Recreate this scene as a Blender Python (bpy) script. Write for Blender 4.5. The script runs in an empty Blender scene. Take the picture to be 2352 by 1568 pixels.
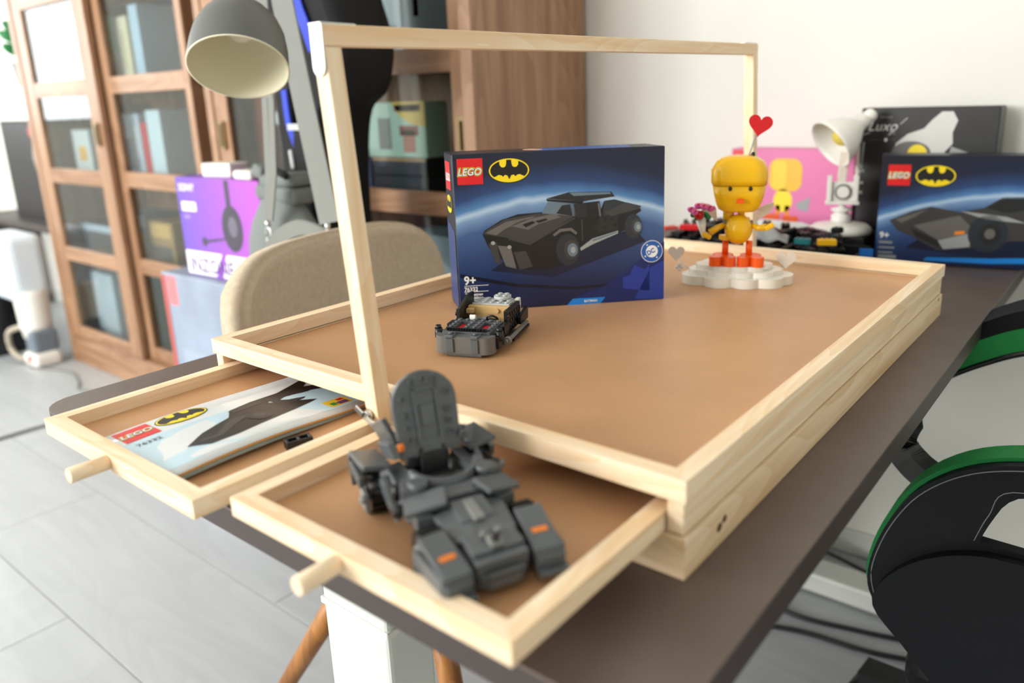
import bpy, bmesh, math, random
import numpy as np
from mathutils import Vector, Matrix, Euler

# ------------------------------------------------------------------ camera, light, exposure
scene = bpy.context.scene
COL = scene.collection
DT = 0.72                      # height of the desk top above the floor
random.seed(7)

cam_d = bpy.data.cameras.new('camera'); cam = bpy.data.objects.new('camera', cam_d); COL.objects.link(cam)
_R = Vector((0.78527063, 0.61830654, -0.03235828)); _F = Vector((-0.60424208, 0.75391183, -0.25789236))
_U = _R.cross(_F)
_M = Matrix((_R, _U, -_F)).transposed().to_4x4(); _M.translation = Vector((0.2049, -0.4033, 0.3092 + DT))
cam.matrix_world = _M
cam_d.sensor_fit = 'HORIZONTAL'; cam_d.sensor_width = 36; cam_d.lens = 27.163
cam_d.shift_x = -0.0512 / 2.352; cam_d.shift_y = -0.0840 / 2.352
cam_d.clip_start = 0.02
cam_d.dof.use_dof = True; cam_d.dof.focus_distance = 0.82; cam_d.dof.aperture_fstop = 3.3
scene.camera = cam

world = bpy.data.worlds.new('sky'); scene.world = world; world.use_nodes = True
_bg = world.node_tree.nodes['Background']; _bg.inputs[0].default_value = (0.93, 0.97, 1.0, 1); _bg.inputs[1].default_value = 1.0

def area(name, loc, target, sx, sy, power, color):
    l = bpy.data.lights.new(name, 'AREA'); l.shape = 'RECTANGLE'; l.size = sx; l.size_y = sy; l.energy = power; l.color = color
    o = bpy.data.objects.new(name, l); COL.objects.link(o); o.location = loc
    o.rotation_euler = (Vector(target) - Vector(loc)).to_track_quat('-Z', 'Y').to_euler()
    return o
area('window_front_offscreen', (-2.6, -3.325, 1.62), (-2.6, 0, 1.62), 2.9, 1.42, 158, (1.0, 0.98, 0.95))
area('window_left_offscreen', (-5.325, 0.15, 1.625), (0, 0.15, 1.625), 0.9, 1.25, 20, (0.92, 0.97, 1.0))

scene.view_settings.view_transform = 'Standard'; scene.view_settings.look = 'None'
scene.view_settings.gamma = 1.0; scene.view_settings.use_curve_mapping = False
scene.view_settings.exposure = 0.47

# ------------------------------------------------------------------ materials
def lin(c):
    c = c / 255.0
    return c / 12.92 if c <= 0.04045 else ((c + 0.055) / 1.055) ** 2.4
def rgb(r, g=None, b=None):
    if g is None: r, g, b = r
    return (lin(r), lin(g), lin(b), 1)
_mats = {}
def mat(name, c, rough=0.5, metal=0.0, var=0.0, scale=40, bump=0.0, bscale=200, spec=0.5, alpha=1.0, coat=0.0):
    if name in _mats: return _mats[name]
    m = bpy.data.materials.new(name); m.use_nodes = True; nt = m.node_tree; p = nt.nodes['Principled BSDF']
    p.inputs['Base Color'].default_value = rgb(c); p.inputs['Roughness'].default_value = rough
    p.inputs['Metallic'].default_value = metal; p.inputs['Specular IOR Level'].default_value = spec
    if coat: p.inputs['Coat Weight'].default_value = coat
    tc = None
    if var or bump:
        tc = nt.nodes.new('ShaderNodeTexCoord')
    if var:
        n = nt.nodes.new('ShaderNodeTexNoise'); n.inputs['Scale'].default_value = scale; n.inputs['Detail'].default_value = 4
        nt.links.new(tc.outputs['Object'], n.inputs['Vector'])
        r = nt.nodes.new('ShaderNodeValToRGB'); r.color_ramp.elements[0].position = 0.3; r.color_ramp.elements[1].position = 0.7
        r.color_ramp.elements[0].color = rgb([max(0, v * (1 - var)) for v in c]); r.color_ramp.elements[1].color = rgb([min(255, v * (1 + var)) for v in c])
        nt.links.new(n.outputs['Fac'], r.inputs['Fac']); nt.links.new(r.outputs['Color'], p.inputs['Base Color'])
    if bump:
        n2 = nt.nodes.new('ShaderNodeTexNoise'); n2.inputs['Scale'].default_value = bscale
        nt.links.new(tc.outputs['Object'], n2.inputs['Vector'])
        b = nt.nodes.new('ShaderNodeBump'); b.inputs['Strength'].default_value = bump; b.inputs['Distance'].default_value = 0.001
        nt.links.new(n2.outputs['Fac'], b.inputs['Height']); nt.links.new(b.outputs['Normal'], p.inputs['Normal'])
    _mats[name] = m
    return m

def wood(name, light, dark, axis, along=2.5, across=70, rough=0.5, contrast=(0.42, 0.75), ring=0.5, coat=0.0):
    """grain running along one object axis, shifted at random from piece to piece"""
    if name in _mats: return _mats[name]
    m = bpy.data.materials.new(name); m.use_nodes = True; nt = m.node_tree; N = nt.nodes; L = nt.links
    p = N['Principled BSDF']; p.inputs['Roughness'].default_value = rough
    if coat: p.inputs['Coat Weight'].default_value = coat
    tc = N.new('ShaderNodeTexCoord'); oi = N.new('ShaderNodeObjectInfo')
    add = N.new('ShaderNodeVectorMath'); add.operation = 'MULTIPLY_ADD'
    cmb = N.new('ShaderNodeCombineXYZ'); 
    for i in range(3): L.new(oi.outputs['Random'], cmb.inputs[i])
    add.inputs[1].default_value = (3.1, 5.7, 4.3); L.new(cmb.outputs[0], add.inputs[0]); L.new(tc.outputs['Object'], add.inputs[2])
    mp = N.new('ShaderNodeMapping'); s = [across, across, across]; s['xyz'.index(axis)] = along; mp.inputs['Scale'].default_value = s
    L.new(add.outputs[0], mp.inputs['Vector'])
    n1 = N.new('ShaderNodeTexNoise'); n1.inputs['Scale'].default_value = 1.0; n1.inputs['Detail'].default_value = 3; n1.inputs['Distortion'].default_value = 0.6
    L.new(mp.outputs[0], n1.inputs['Vector'])
    # growth rings: bands of a slowly bent field
    mp2 = N.new('ShaderNodeMapping'); s2 = [across * .22] * 3; s2['xyz'.index(axis)] = along * .8; mp2.inputs['Scale'].default_value = s2
    L.new(add.outputs[0], mp2.inputs['Vector'])
    n2 = N.new('ShaderNodeTexNoise'); n2.inputs['Scale'].default_value = 1.0; n2.inputs['Detail'].default_value = 1
    L.new(mp2.outputs[0], n2.inputs['Vector'])
    mu = N.new('ShaderNodeMath'); mu.operation = 'MULTIPLY'; mu.inputs[1].default_value = 16; L.new(n2.outputs['Fac'], mu.inputs[0])
    fr = N.new('ShaderNodeMath'); fr.operation = 'FRACT'; L.new(mu.outputs[0], fr.inputs[0])
    mx = N.new('ShaderNodeMath'); mx.operation = 'MULTIPLY_ADD'; mx.inputs[1].default_value = ring * .35; L.new(fr.outputs[0], mx.inputs[0]); L.new(n1.outputs['Fac'], mx.inputs[2])
    r = N.new('ShaderNodeValToRGB'); r.color_ramp.elements[0].position = contrast[0]; r.color_ramp.elements[1].position = contrast[1]
    r.color_ramp.elements[0].color = rgb(light); r.color_ramp.elements[1].color = rgb(dark)
    L.new(mx.outputs[0], r.inputs['Fac']); L.new(r.outputs['Color'], p.inputs['Base Color'])
    _mats[name] = m
    return m

def glass_mat(name, tint=(235, 240, 240), f0=0.045):
    if name in _mats: return _mats[name]
    m = bpy.data.materials.new(name); m.use_nodes = True; nt = m.node_tree; nt.nodes.clear()
    o = nt.nodes.new('ShaderNodeOutputMaterial'); t = nt.nodes.new('ShaderNodeBsdfTransparent'); g = nt.nodes.new('ShaderNodeBsdfGlossy')
    t.inputs[0].default_value = rgb(tint); g.inputs['Roughness'].default_value = 0.02
    lw = nt.nodes.new('ShaderNodeLayerWeight'); lw.inputs[0].default_value = .5
    pw = nt.nodes.new('ShaderNodeMath'); pw.operation = 'POWER'; pw.inputs[1].default_value = 5; nt.links.new(lw.outputs['Facing'], pw.inputs[0])
    fr = nt.nodes.new('ShaderNodeMath'); fr.operation = 'MULTIPLY_ADD'; fr.inputs[1].default_value = .8; fr.inputs[2].default_value = f0; nt.links.new(pw.outputs[0], fr.inputs[0])
    mx = nt.nodes.new('ShaderNodeMixShader'); nt.links.new(fr.outputs[0], mx.inputs[0]); nt.links.new(t.outputs[0], mx.inputs[1]); nt.links.new(g.outputs[0], mx.inputs[2])
    nt.links.new(mx.outputs[0], o.inputs[0]); _mats[name] = m
    return m

PINE_L, PINE_D = (255, 235, 206), (243, 209, 165)
pine = {a: wood('pine_' + a, PINE_L, PINE_D, a, along=3.0, across=80, rough=0.55) for a in 'xyz'}
pine_side = {a: wood('pine_side_' + a, PINE_L, (222, 186, 138), a, along=2.0, across=60, rough=0.55, contrast=(.35, .85), ring=.45) for a in 'xyz'}
BOARD = mat('brown_hardboard', (199, 152, 110), 0.42, var=0.03, scale=9, spec=0.45)
DESK = mat('dark_laminate', (98, 84, 76), 0.42, var=0.05, scale=14, spec=0.5)
DESKEDGE = mat('dark_edge_band', (62, 52, 50), 0.5)
CABW = {a: wood('brown_oak_' + a, (172, 134, 104), (140, 102, 74), a, along=1.5, across=28, rough=0.42) for a in 'xyz'}
GLASS = glass_mat('clear_glass')
WALL = mat('white_paint', (238, 237, 231), 0.85, var=0.01, scale=3)
WHITE = mat('white_plastic', (236, 234, 228), 0.35)
WPAINT = mat('white_powder_coat', (214, 218, 212), 0.4)
BLACK = mat('black_plastic', (20, 20, 22), 0.35)
BLACKF = mat('black_fabric', (17, 17, 21), 0.85, bump=.3, bscale=900)
DGREY = mat('dark_grey_plastic', (88, 93, 96), 0.32, spec=.5)
MGREY = mat('mid_grey_plastic', (128, 130, 128), 0.35)
LGREY = mat('light_grey_plastic', (182, 186, 186), 0.35)
RED = mat('red_plastic', (200, 20, 28), 0.35)
REDP = mat('red_print', (222, 22, 30), 0.4)
YEL = mat('yellow_plastic', (252, 196, 10), 0.28)
YELP = mat('yellow_print', (252, 224, 20), 0.4)
ORANGE = mat('orange_plastic', (255, 96, 14), 0.35)
ORP = mat('orange_print', (244, 140, 40), 0.4)
WHP = mat('white_print', (240, 240, 240), 0.4)
BKP = mat('black_print', (14, 15, 18), 0.4)
TAN = mat('tan_plastic', (204, 168, 112), 0.4)
STEEL = mat('zinc_steel', (200, 200, 198), 0.28, metal=1.0)
STEELW = mat('pale_steel_bracket', (232, 232, 228), 0.38, metal=0.35)
GREEN = mat('green_fabric', (10, 128, 58), 0.7, bump=.4, bscale=700)
LEATH = mat('black_leatherette', (11, 13, 18), 0.5, bump=.1, bscale=500, spec=.22)
GREYF = mat('grey_canvas', (112, 118, 116), 0.7, bump=.2, bscale=900)
STRAP = mat('grey_webbing', (134, 136, 132), 0.75, bump=.3, bscale=1200)

# ------------------------------------------------------------------ mesh helpers
def M4(at=(0, 0, 0), rot=(0, 0, 0)):
    return Matrix.Translation(Vector(at)) @ Euler(rot, 'XYZ').to_matrix().to_4x4()
class MB:
    def __init__(s): s.bm = bmesh.new()
    def _fin(s, vs, bev, seg, smooth):
        fs = {f for v in vs for f in v.link_faces}
        for f in fs: f.smooth = smooth
        if bev:
            es = list({e for v in vs for e in v.link_edges if len(e.link_faces) == 2 and e.calc_face_angle(0) > 0.5})
            bmesh.ops.bevel(s.bm, geom=es, offset=bev, segments=seg, profile=0.5, affect='EDGES', clamp_overlap=True)
    def box(s, sx, sy, sz, at=(0, 0, 0), rot=(0, 0, 0), bev=0, seg=1):
        vs = bmesh.ops.create_cube(s.bm, size=1, matrix=M4(at, rot) @ Matrix.Diagonal((sx, sy, sz, 1)))['verts']
        s._fin(vs, bev, seg, False); return s
    def bx(s, x0, x1, y0, y1, z0, z1, bev=0, seg=1):
        return s.box(x1 - x0, y1 - y0, z1 - z0, ((x0 + x1) / 2, (y0 + y1) / 2, (z0 + z1) / 2), bev=bev, seg=seg)
    def cyl(s, r, h, at=(0, 0, 0), rot=(0, 0, 0), seg=20, r2=None, bev=0, smooth=True):
        vs = bmesh.ops.create_cone(s.bm, cap_ends=True, cap_tris=False, segments=seg, radius1=r, radius2=r if r2 is None else r2, depth=h, matrix=M4(at, rot))['verts']
        fs = {f for v in vs for f in v.link_faces}
        for f in fs: f.smooth = smooth and len(f.verts) == 4
        if bev:
            es = list({e for v in vs for e in v.link_edges if e.calc_face_angle(0) > 0.9})
            bmesh.ops.bevel(s.bm, geom=es, offset=bev, segments=1, affect='EDGES')
        return s
    def sph(s, r, at=(0, 0, 0), sc=(1, 1, 1), rot=(0, 0, 0), seg=20):
        vs = bmesh.ops.create_uvsphere(s.bm, u_segments=seg, v_segments=max(6, seg // 2), radius=r, matrix=M4(at, rot) @ Matrix.Diagonal((*sc, 1)))['verts']
        for f in {f for v in vs for f in v.link_faces}: f.smooth = True
        return s
    def lathe(s, prof, at=(0, 0, 0), rot=(0, 0, 0), seg=32, sc=(1, 1, 1), caps=True):
        M = M4(at, rot) @ Matrix.Diagonal((*sc, 1)); rings = []
        for r, z in prof:
            rings.append([s.bm.verts.new(M @ Vector((r * math.cos(2 * math.pi * k / seg), r * math.sin(2 * math.pi * k / seg), z))) for k in range(seg)])
        for a, b in zip(rings, rings[1:]):
            for k in range(seg):
                f = s.bm.faces.new((a[k], a[(k + 1) % seg], b[(k + 1) % seg], b[k])); f.smooth = True
        for ring, rv in ((rings[0], True), (rings[-1], False)) if caps else ():
            try: s.bm.faces.new(ring[::-1] if rv else ring)
            except ValueError: pass
        return s
    def prism(s, pts, h, at=(0, 0, 0), rot=(0, 0, 0), bev=0, smooth=False, M=None, taper=1.0):
        M = M or M4(at, rot)
        cx = sum(p[0] for p in pts) / len(pts); cy = sum(p[1] for p in pts) / len(pts)
        a = [s.bm.verts.new(M @ Vector((p[0], p[1], 0))) for p in pts]
        b = [s.bm.verts.new(M @ Vector((cx + (p[0] - cx) * taper, cy + (p[1] - cy) * taper, h))) for p in pts]
        n = len(pts)
        for k in range(n):
            f = s.bm.faces.new((a[k], a[(k + 1) % n], b[(k + 1) % n], b[k])); f.smooth = smooth
        s.bm.faces.new(a[::-1]); s.bm.faces.new(b)
        if bev:
            es = [e for e in {e for v in a + b for e in v.link_edges} if e.calc_face_angle(0) > 0.6]
            bmesh.ops.bevel(s.bm, geom=es, offset=bev, segments=1, affect='EDGES', clamp_overlap=True)
        return s
    def tube(s, pts, r, seg=10, flat=None, up=(0, 0, 1)):
        pts = [Vector(p) for p in pts]; rings = []; n = len(pts)
        for i, p in enumerate(pts):
            t = (pts[min(i + 1, n - 1)] - pts[max(i - 1, 0)]).normalized()
            u = Vector(up); u = u - t * u.dot(t)
            if u.length < 1e-4: u = Vector((1, 0, 0)) - t * t.x
            u.normalize(); w = t.cross(u)
            rr = r[i] if isinstance(r, (list, tuple)) else r
            if flat: ring = [p + w * a * flat[0] / 2 + u * b * flat[1] / 2 for a, b in ((-1, -1), (1, -1), (1, 1), (-1, 1))]
            else: ring = [p + (w * math.cos(2 * math.pi * k / seg) + u * math.sin(2 * math.pi * k / seg)) * rr for k in range(seg)]
            rings.append([s.bm.verts.new(v) for v in ring])
        m = len(rings[0])
        for a, b in zip(rings, rings[1:]):
            for k in range(m):
                f = s.bm.faces.new((a[k], a[(k + 1) % m], b[(k + 1) % m], b[k])); f.smooth = not flat
        s.bm.faces.new(rings[0][::-1]); s.bm.faces.new(rings[-1])
        return s
    def grid(s, fn, nu, nv, thick=None):
        g = [[s.bm.verts.new(fn(i / nu, j / nv)) for j in range(nv + 1)] for i in range(nu + 1)]
        fs = []
        for i in range(nu):
            for j in range(nv):
                f = s.bm.faces.new((g[i][j], g[i + 1][j], g[i + 1][j + 1], g[i][j + 1])); f.smooth = True; fs.append(f)
        if thick:
            bmesh.ops.recalc_face_normals(s.bm, faces=fs)
            bmesh.ops.solidify(s.bm, geom=fs, thickness=thick)
        return s
    def build(s, name, m, parent=None, loc=None, rot=None):
        bmesh.ops.recalc_face_normals(s.bm, faces=s.bm.faces)
        me = bpy.data.meshes.new(name); s.bm.to_mesh(me); s.bm.free()
        me.materials.append(m)
        o = bpy.data.objects.new(name, me); COL.objects.link(o)
        if parent: o.parent = parent
        if loc: o.location = loc
        if rot: o.rotation_euler = rot
        return o
def tag(o, label, cat, group=None, kind=None):
    o['label'] = label; o['category'] = cat
    if group: o['group'] = group
    if kind: o['kind'] = kind
    return o
def thing(name, label, cat, loc=(0, 0, 0), rz=0, group=None):
    o = bpy.data.objects.new(name, None); o.empty_display_size = .05; COL.objects.link(o)
    o.location = loc; o.rotation_euler = (0, 0, rz)
    return tag(o, label, cat, group)
def struct(o, label=None):
    o['kind'] = 'structure'
    if label: o['label'] = label
    return o
def part(name, m, parent, fn, **k):
    b = MB(); fn(b); return b.build(name, m, parent, **k)
def dup(o, parent=None, loc=None, rot=None):
    c = o.copy(); COL.objects.link(c)
    if parent is not None: c.parent = parent
    if loc is not None: c.location = loc
    if rot is not None: c.rotation_euler = rot
    return c
def spline(pts, n=8):
    P = [Vector(p) for p in pts]; out = []
    for i in range(len(P) - 1):
        p0, p1, p2, p3 = P[max(i - 1, 0)], P[i], P[i + 1], P[min(i + 2, len(P) - 1)]
        for k in range(n):
            t = k / n
            out.append(0.5 * ((2 * p1) + (p2 - p0) * t + (2 * p0 - 5 * p1 + 4 * p2 - p3) * t * t + (3 * p1 - p0 - 3 * p2 + p3) * t ** 3))
    out.append(P[-1]); return out
def ell(cx, cy, rx, ry, n=40, a0=0, a1=2 * math.pi, rot=0):
    full = abs(a1 - a0 - 2 * math.pi) < 1e-6; m = n if full else n + 1; out = []
    for k in range(m):
        a = a0 + (a1 - a0) * k / n; x, y = rx * math.cos(a), ry * math.sin(a)
        out.append((cx + x * math.cos(rot) - y * math.sin(rot), cy + x * math.sin(rot) + y * math.cos(rot)))
    return out

class Face:
    """a flat printed face of a thing: origin, two axes, normal; prints are thin layers on it"""
    def __init__(s, root, o, u, v, bend=None):
        s.root = root; s.o = Vector(o); s.u = Vector(u); s.v = Vector(v); s.n = s.u.cross(s.v).normalized(); s.bend = bend
    def pt(s, x, y, k):
        b = s.bend(x, y) if s.bend else 0
        return s.o + s.u * x + s.v * y + s.n * (0.00012 * k + b)
    def poly(s, pts, m, k=1, name='print'):
        bm = bmesh.new(); vs = [bm.verts.new((p[0], p[1], 0)) for p in pts]; f = bm.faces.new(vs)
        return s._emit(bm, m, k, name)
    def _emit(s, bm, m, k, name):
        if s.bend:
            bmesh.ops.triangulate(bm, faces=bm.faces)
            for _ in range(2): bmesh.ops.subdivide_edges(bm, edges=[e for e in bm.edges if e.calc_length() > 0.006], cuts=2)
        for v in bm.verts: v.co = s.pt(v.co.x, v.co.y, k)
        me = bpy.data.meshes.new(name); bm.to_mesh(me); bm.free(); me.materials.append(m)
        # face the layer outward
        if len(me.polygons) and me.polygons[0].normal.dot(s.n) < 0: me.flip_normals()
        o = bpy.data.objects.new(name, me); COL.objects.link(o); o.parent = s.root
        return o
    def text(s, txt, x, y, size, m, k=2, shear=0.0, off=0.0, align='LEFT', rot=0.0, sx=1.0, name='lettering'):
        c = bpy.data.curves.new('t', 'FONT'); c.body = txt; c.size = size; c.shear = shear; c.offset = off; c.align_x = align; c.resolution_u = 3
        ob = bpy.data.objects.new('t', c); COL.objects.link(ob)
        dg = bpy.context.evaluated_depsgraph_get(); me = bpy.data.meshes.new_from_object(ob.evaluated_get(dg))
        bm = bmesh.new(); bm.from_mesh(me); bpy.data.objects.remove(ob); bpy.data.curves.remove(c); bpy.data.meshes.remove(me)
        cr, sr = math.cos(rot), math.sin(rot)
        for v in bm.verts:
            a, b = v.co.x * sx, v.co.y
            v.co = Vector((x + a * cr - b * sr, y + a * sr + b * cr, 0))
        return s._emit(bm, m, k, name)
    def brick_logo(s, x, y, w, k=1):
        s.poly([(x, y), (x + w, y), (x + w, y + w), (x, y + w)], REDP, k, 'red_square')
        sz = w * .385
        for mm, of, kk in ((YELP, .11, 1), (BKP, .065, 2), (WHP, .02, 3)):
            s.text('LEGO', x + w * .47, y + w * .36, sz, mm, k + kk, shear=.22, off=of * sz, align='CENTER', sx=.94, name='logo_lettering')
    def bat_logo(s, cx, cy, rx, k=1, rot=0):
        ry = rx * .58; cr, sr = math.cos(rot), math.sin(rot)
        def T(pts): return [(cx + (a * cr - b * sr) * rx, cy + (a * sr + b * cr) * rx) for a, b in pts]
        s.poly(T(ell(0, 0, 1.04, .62)), BKP, k, 'emblem_rim'); s.poly(T(ell(0, 0, 1.0, .58)), YELP, k + 1, 'emblem_oval')
        s.poly(T(ell(0, 0, .93, .52)), BKP, k + 2, 'emblem_bat')
        lobe = [(-.47, .45), (-.46, .28), (-.38, .17), (-.27, .15), (-.18, .2), (-.14, .3), (-.12, .51), (-.3, .5)]
        s.poly(T(lobe), YELP, k + 3, 'emblem_cutout'); s.poly(T([(-a, b) for a, b in lobe][::-1]), YELP, k + 3, 'emblem_cutout')
        half = [(-.64, -.26), (-.52, -.2), (-.38, -.23), (-.31, -.30), (-.22, -.21), (-.1, -.24), (0, -.44)]
        low = half + [(-a, b) for a, b in half[:-1]][::-1] + ell(0, 0, .94, .53, 16, -.62, -math.pi + .62)
        s.poly(T(low), YELP, k + 3, 'emblem_cutout')

def homog(src, dst):
    A = []; B = []
    for (x, y), (u, v) in zip(src, dst):
        A.append([x, y, 1, 0, 0, 0, -u * x, -u * y]); B.append(u)
        A.append([0, 0, 0, x, y, 1, -v * x, -v * y]); B.append(v)
    h = np.linalg.solve(np.array(A, float), np.array(B, float))
    def f(x, y):
        w = h[6] * x + h[7] * y + 1
        return (float((h[0] * x + h[1] * y + h[2]) / w), float((h[3] * x + h[4] * y + h[5]) / w))
    return f

# ------------------------------------------------------------------ the room
X0, X1, Y0, Y1, ZC = -5.3, 2.3, -3.3, 1.26, 2.6
FLOORM = wood('pale_laminate_x', (184, 188, 191), (174, 178, 181), 'x', along=1.2, across=18, rough=0.38, contrast=(.35, .8))
fl = struct(part('floor', mat('floor_joint', (150, 148, 144), .7), None, lambda b: b.bx(X0 - .1, X1 + .1, Y0 - .1, Y1 + .1, -.06, -.006)), 'pale grey laminate plank floor')
PW, PL = 0.285, 1.38
row = 0; y = -3.345
planks = {}
while y < Y1 - .005:
    x = X0 - (row * .53 % PL)
    while x < X1:
        a, b_ = max(x, X0), min(x + PL, X1); c, d = max(y, Y0), min(y + PW, Y1)
        if b_ - a > .05 and d - c > .02:
            key = (round(b_ - a, 3), round(d - c, 3)); ctr = ((a + b_) / 2, (c + d) / 2, -.003)
            if key not in planks:
                planks[key] = part('floor_plank', FLOORM, fl, lambda m: m.box(key[0] - .0014, key[1] - .0018, .006, bev=.0008), loc=ctr)
            else: dup(planks[key], fl, ctr)
        x += PL
    y += PW; row += 1
def wall_with_hole(name, axis, pos, th, lo, hi, hole, m=None):
    """axis x: wall plane x=pos spanning y lo..hi ; hole = (a0,a1,z0,z1)"""
    b = MB()
    def seg(a0, a1, z0, z1):
        if axis == 'x': b.bx(min(pos, pos + th), max(pos, pos + th), a0, a1, z0, z1)
        else: b.bx(a0, a1, min(pos, pos + th), max(pos, pos + th), z0, z1)
    if hole:
        h = hole; seg(lo, h[0], 0, ZC); seg(h[1], hi, 0, ZC); seg(h[0], h[1], 0, h[2]); seg(h[0], h[1], h[3], ZC)
    else: seg(lo, hi, 0, ZC)
    return struct(b.build(name, m or WALL))
wall_with_hole('wall_back', 'y', Y1, .1, X0 - .1, X1 + .1, None)
wall_with_hole('wall_left', 'x', X0, -.1, Y0, Y1, (-.35, .65, .95, 2.3))
wall_with_hole('wall_right', 'x', X1, .1, Y0, Y1, None)
wall_with_hole('wall_front', 'y', Y0, -.1, X0 - .1, X1 + .1, (-4.1, -1.1, .86, 2.38))
struct(part('ceiling', WALL, None, lambda b: b.bx(X0 - .1, X1 + .1, Y0 - .1, Y1 + .1, ZC, ZC + .08)))
def window(n, axis, pos, a0, a1, z0, z1):
    b = MB(); t = .05
    def seg(p, q, r, s_, d=.03):
        if axis == 'x': b.bx(pos - d, pos + d, p, q, r, s_)
        else: b.bx(p, q, pos - d, pos + d, r, s_)
    seg(a0, a0 + t, z0, z1); seg(a1 - t, a1, z0, z1); seg(a0 + t, a1 - t, z0, z0 + t); seg(a0 + t, a1 - t, z1 - t, z1)
    am = (a0 + a1) / 2; seg(am - .025, am + .025, z0 + t, z1 - t)
    w = struct(b.build('window_%d' % n, WPAINT))
    for p, q in ((a0 + t, am - .025), (am + .025, a1 - t)):
        b = MB()
        if axis == 'x': b.bx(pos - .004, pos + .004, p, q, z0 + t, z1 - t)
        else: b.bx(p, q, pos - .004, pos + .004, z0 + t, z1 - t)
        b.build('pane', GLASS, w)
window(1, 'y', Y0 - .06, -4.1, -1.1, .86, 2.38)
window(2, 'x', X0 - .06, -.35, .65, .95, 2.3)
struct(part('baseboard_back', WPAINT, None, lambda b: b.bx(X0, X1, Y1 - .012, Y1 - .0005, .001, .06, bev=.002)))

# ------------------------------------------------------------------ desk
dk = thing('desk', 'long dark brown desk with rounded corners and white steel legs', 'desk', (0, 0, 0))
DX0, DX1, DY0, DY1 = -.727, .053, -.123, 1.245
def rrect(x0, x1, y0, y1, r, n=6):
    out = []
    for cx, cy, a in ((x1 - r, y0 + r, -90), (x1 - r, y1 - r, 0), (x0 + r, y1 - r, 90), (x0 + r, y0 + r, 180)):
        for k in range(n + 1):
            t = math.radians(a + 90 * k / n); out.append((cx + r * math.cos(t), cy + r * math.sin(t)))
    return out
part('edge_band', DESKEDGE, dk, lambda b: b.prism(rrect(DX0, DX1, DY0, DY1, .035), .022, at=(0, 0, DT - .025), bev=.002))
part('desk_top', DESK, dk, lambda b: b.prism(rrect(DX0, DX1, DY0, DY1, .035), .0025, at=(0, 0, DT - .003), bev=.0012))
for yy in (.028, 1.085):
    col = part('leg_column', WPAINT, dk, lambda b: b.bx(-.412, -.312, yy - .029, yy + .029, .05, DT - .052, bev=.004, seg=2))
    part('column_cap', WHITE, col, lambda b: b.bx(-.414, -.310, yy - .031, yy + .031, DT - .19, DT - .182, bev=.001))
    part('foot', WPAINT, dk, lambda b: b.bx(-.69, .01, yy - .035, yy + .035, .006, .05, bev=.006, seg=2))
    for fx in (-.65, -.03): part('levelling_foot', BLACK, dk, lambda b: b.cyl(.02, .006, (fx, yy, .003)))
part('cross_bar', WPAINT, dk, lambda b: b.bx(-.40, -.324, .04, 1.06, DT - .055, DT - .025, bev=.003))

# ------------------------------------------------------------------ puzzle board with drawers
W, D, H, r = .565, .756, .0715, .0145
tb = thing('puzzle_board', 'raw pine puzzle board with brown hardboard top, open drawers and upright pine bow', 'puzzle board', (0, 0, DT))
def rail(name, x0, x1, y0, y1, z0, z1, mats, parent, miter=None):
    return part(name, mats, parent, lambda b: b.bx(x0, x1, y0, y1, z0, z1, bev=.0008))
ZR = .0556
def mrail(name, side, x0, x1, y0, y1, z0, z1, w, m, parent):
    """mitred rail on one side of a frame"""
    P = {'f': [(x0, y0), (x1, y0), (x1 - w, y0 + w), (x0 + w, y0 + w)], 'b': [(x0 + w, y1 - w), (x1 - w, y1 - w), (x1, y1), (x0, y1)],
         'l': [(x0, y0), (x0 + w, y0 + w), (x0 + w, y1 - w), (x0, y1)], 'r': [(x1 - w, y0 + w), (x1, y0), (x1, y1), (x1 - w, y1 - w)]}[side]
    return part(name, m, parent, lambda b: b.prism(P, z1 - z0, at=(0, 0, z0), bev=.0005))
for sd in 'fblr':
    mrail('top_rail', sd, -W, 0, 0, D, ZR, H, r, pine['x' if sd in 'fb' else 'y'], tb)
part('work_surface', BOARD, tb, lambda b: b.bx(-W + r - .002, -r + .002, r - .002, D - r + .002, .0495, .0535))
e = .0022
# middle layer (drawer bay) and bottom layer
part('side_board', pine_side['y'], tb, lambda b: b.bx(-r, -e, e, D - e, .0312, ZR - .0014, bev=.0006))
part('side_board', pine_side['y'], tb, lambda b: b.bx(-W + e, -W + r, e, D - e, .0312, ZR - .0014, bev=.0006))
part('back_board', pine_side['x'], tb, lambda b: b.bx(-W + r, -r, D - r, D - e, .0312, ZR - .0014, bev=.0006))
part('divider', pine_side['y'], tb, lambda b: b.bx(-.2895, -.2755, .002, D - r, .0305, .0494, bev=.0006))
for sd in 'fblr':
    mrail('base_board', sd, -W, 0, 0, D, 0, .0298, r, pine_side['x' if sd in 'fb' else 'y'], tb)
part('base_panel', BOARD, tb, lambda b: b.bx(-W + r, -r, r, D - r, .026, .0300))
KNOT = mat('pine_knot', (92, 62, 40), .6)
for (yy, zz, rr) in ((.052, .014, .0035), (.060, .017, .003), (.735, .026, .0024)):
    part('knot', KNOT, tb, lambda b: b.sph(rr, (0.0001, yy, zz), (.06, 1.2, 1.0), seg=12))
def drawer(x0, x1, y0, pegx):
    y1 = y0 + .37; w = .0135; z0, z1 = .0305, .0452
    d = part('drawer', BOARD, tb, lambda b: b.bx(x0 + w - .003, x1 - w + .003, y0 + w - .003, y1 - w + .003, .0308, .0334))
    for sd in 'fblr': mrail('drawer_rail', sd, x0, x1, y0, y1, z0, z1, w, pine['x' if sd in 'fb' else 'y'], d)
    part('peg_handle', pine['y'], d, lambda b: b.cyl(.0062, .030, (pegx, y0 - .0148, (z0 + z1) / 2), (math.pi / 2, 0, 0), seg=20, bev=.0008))
    return d
drawer(-.5485, -.2912, -.1745, -.4235)
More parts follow.
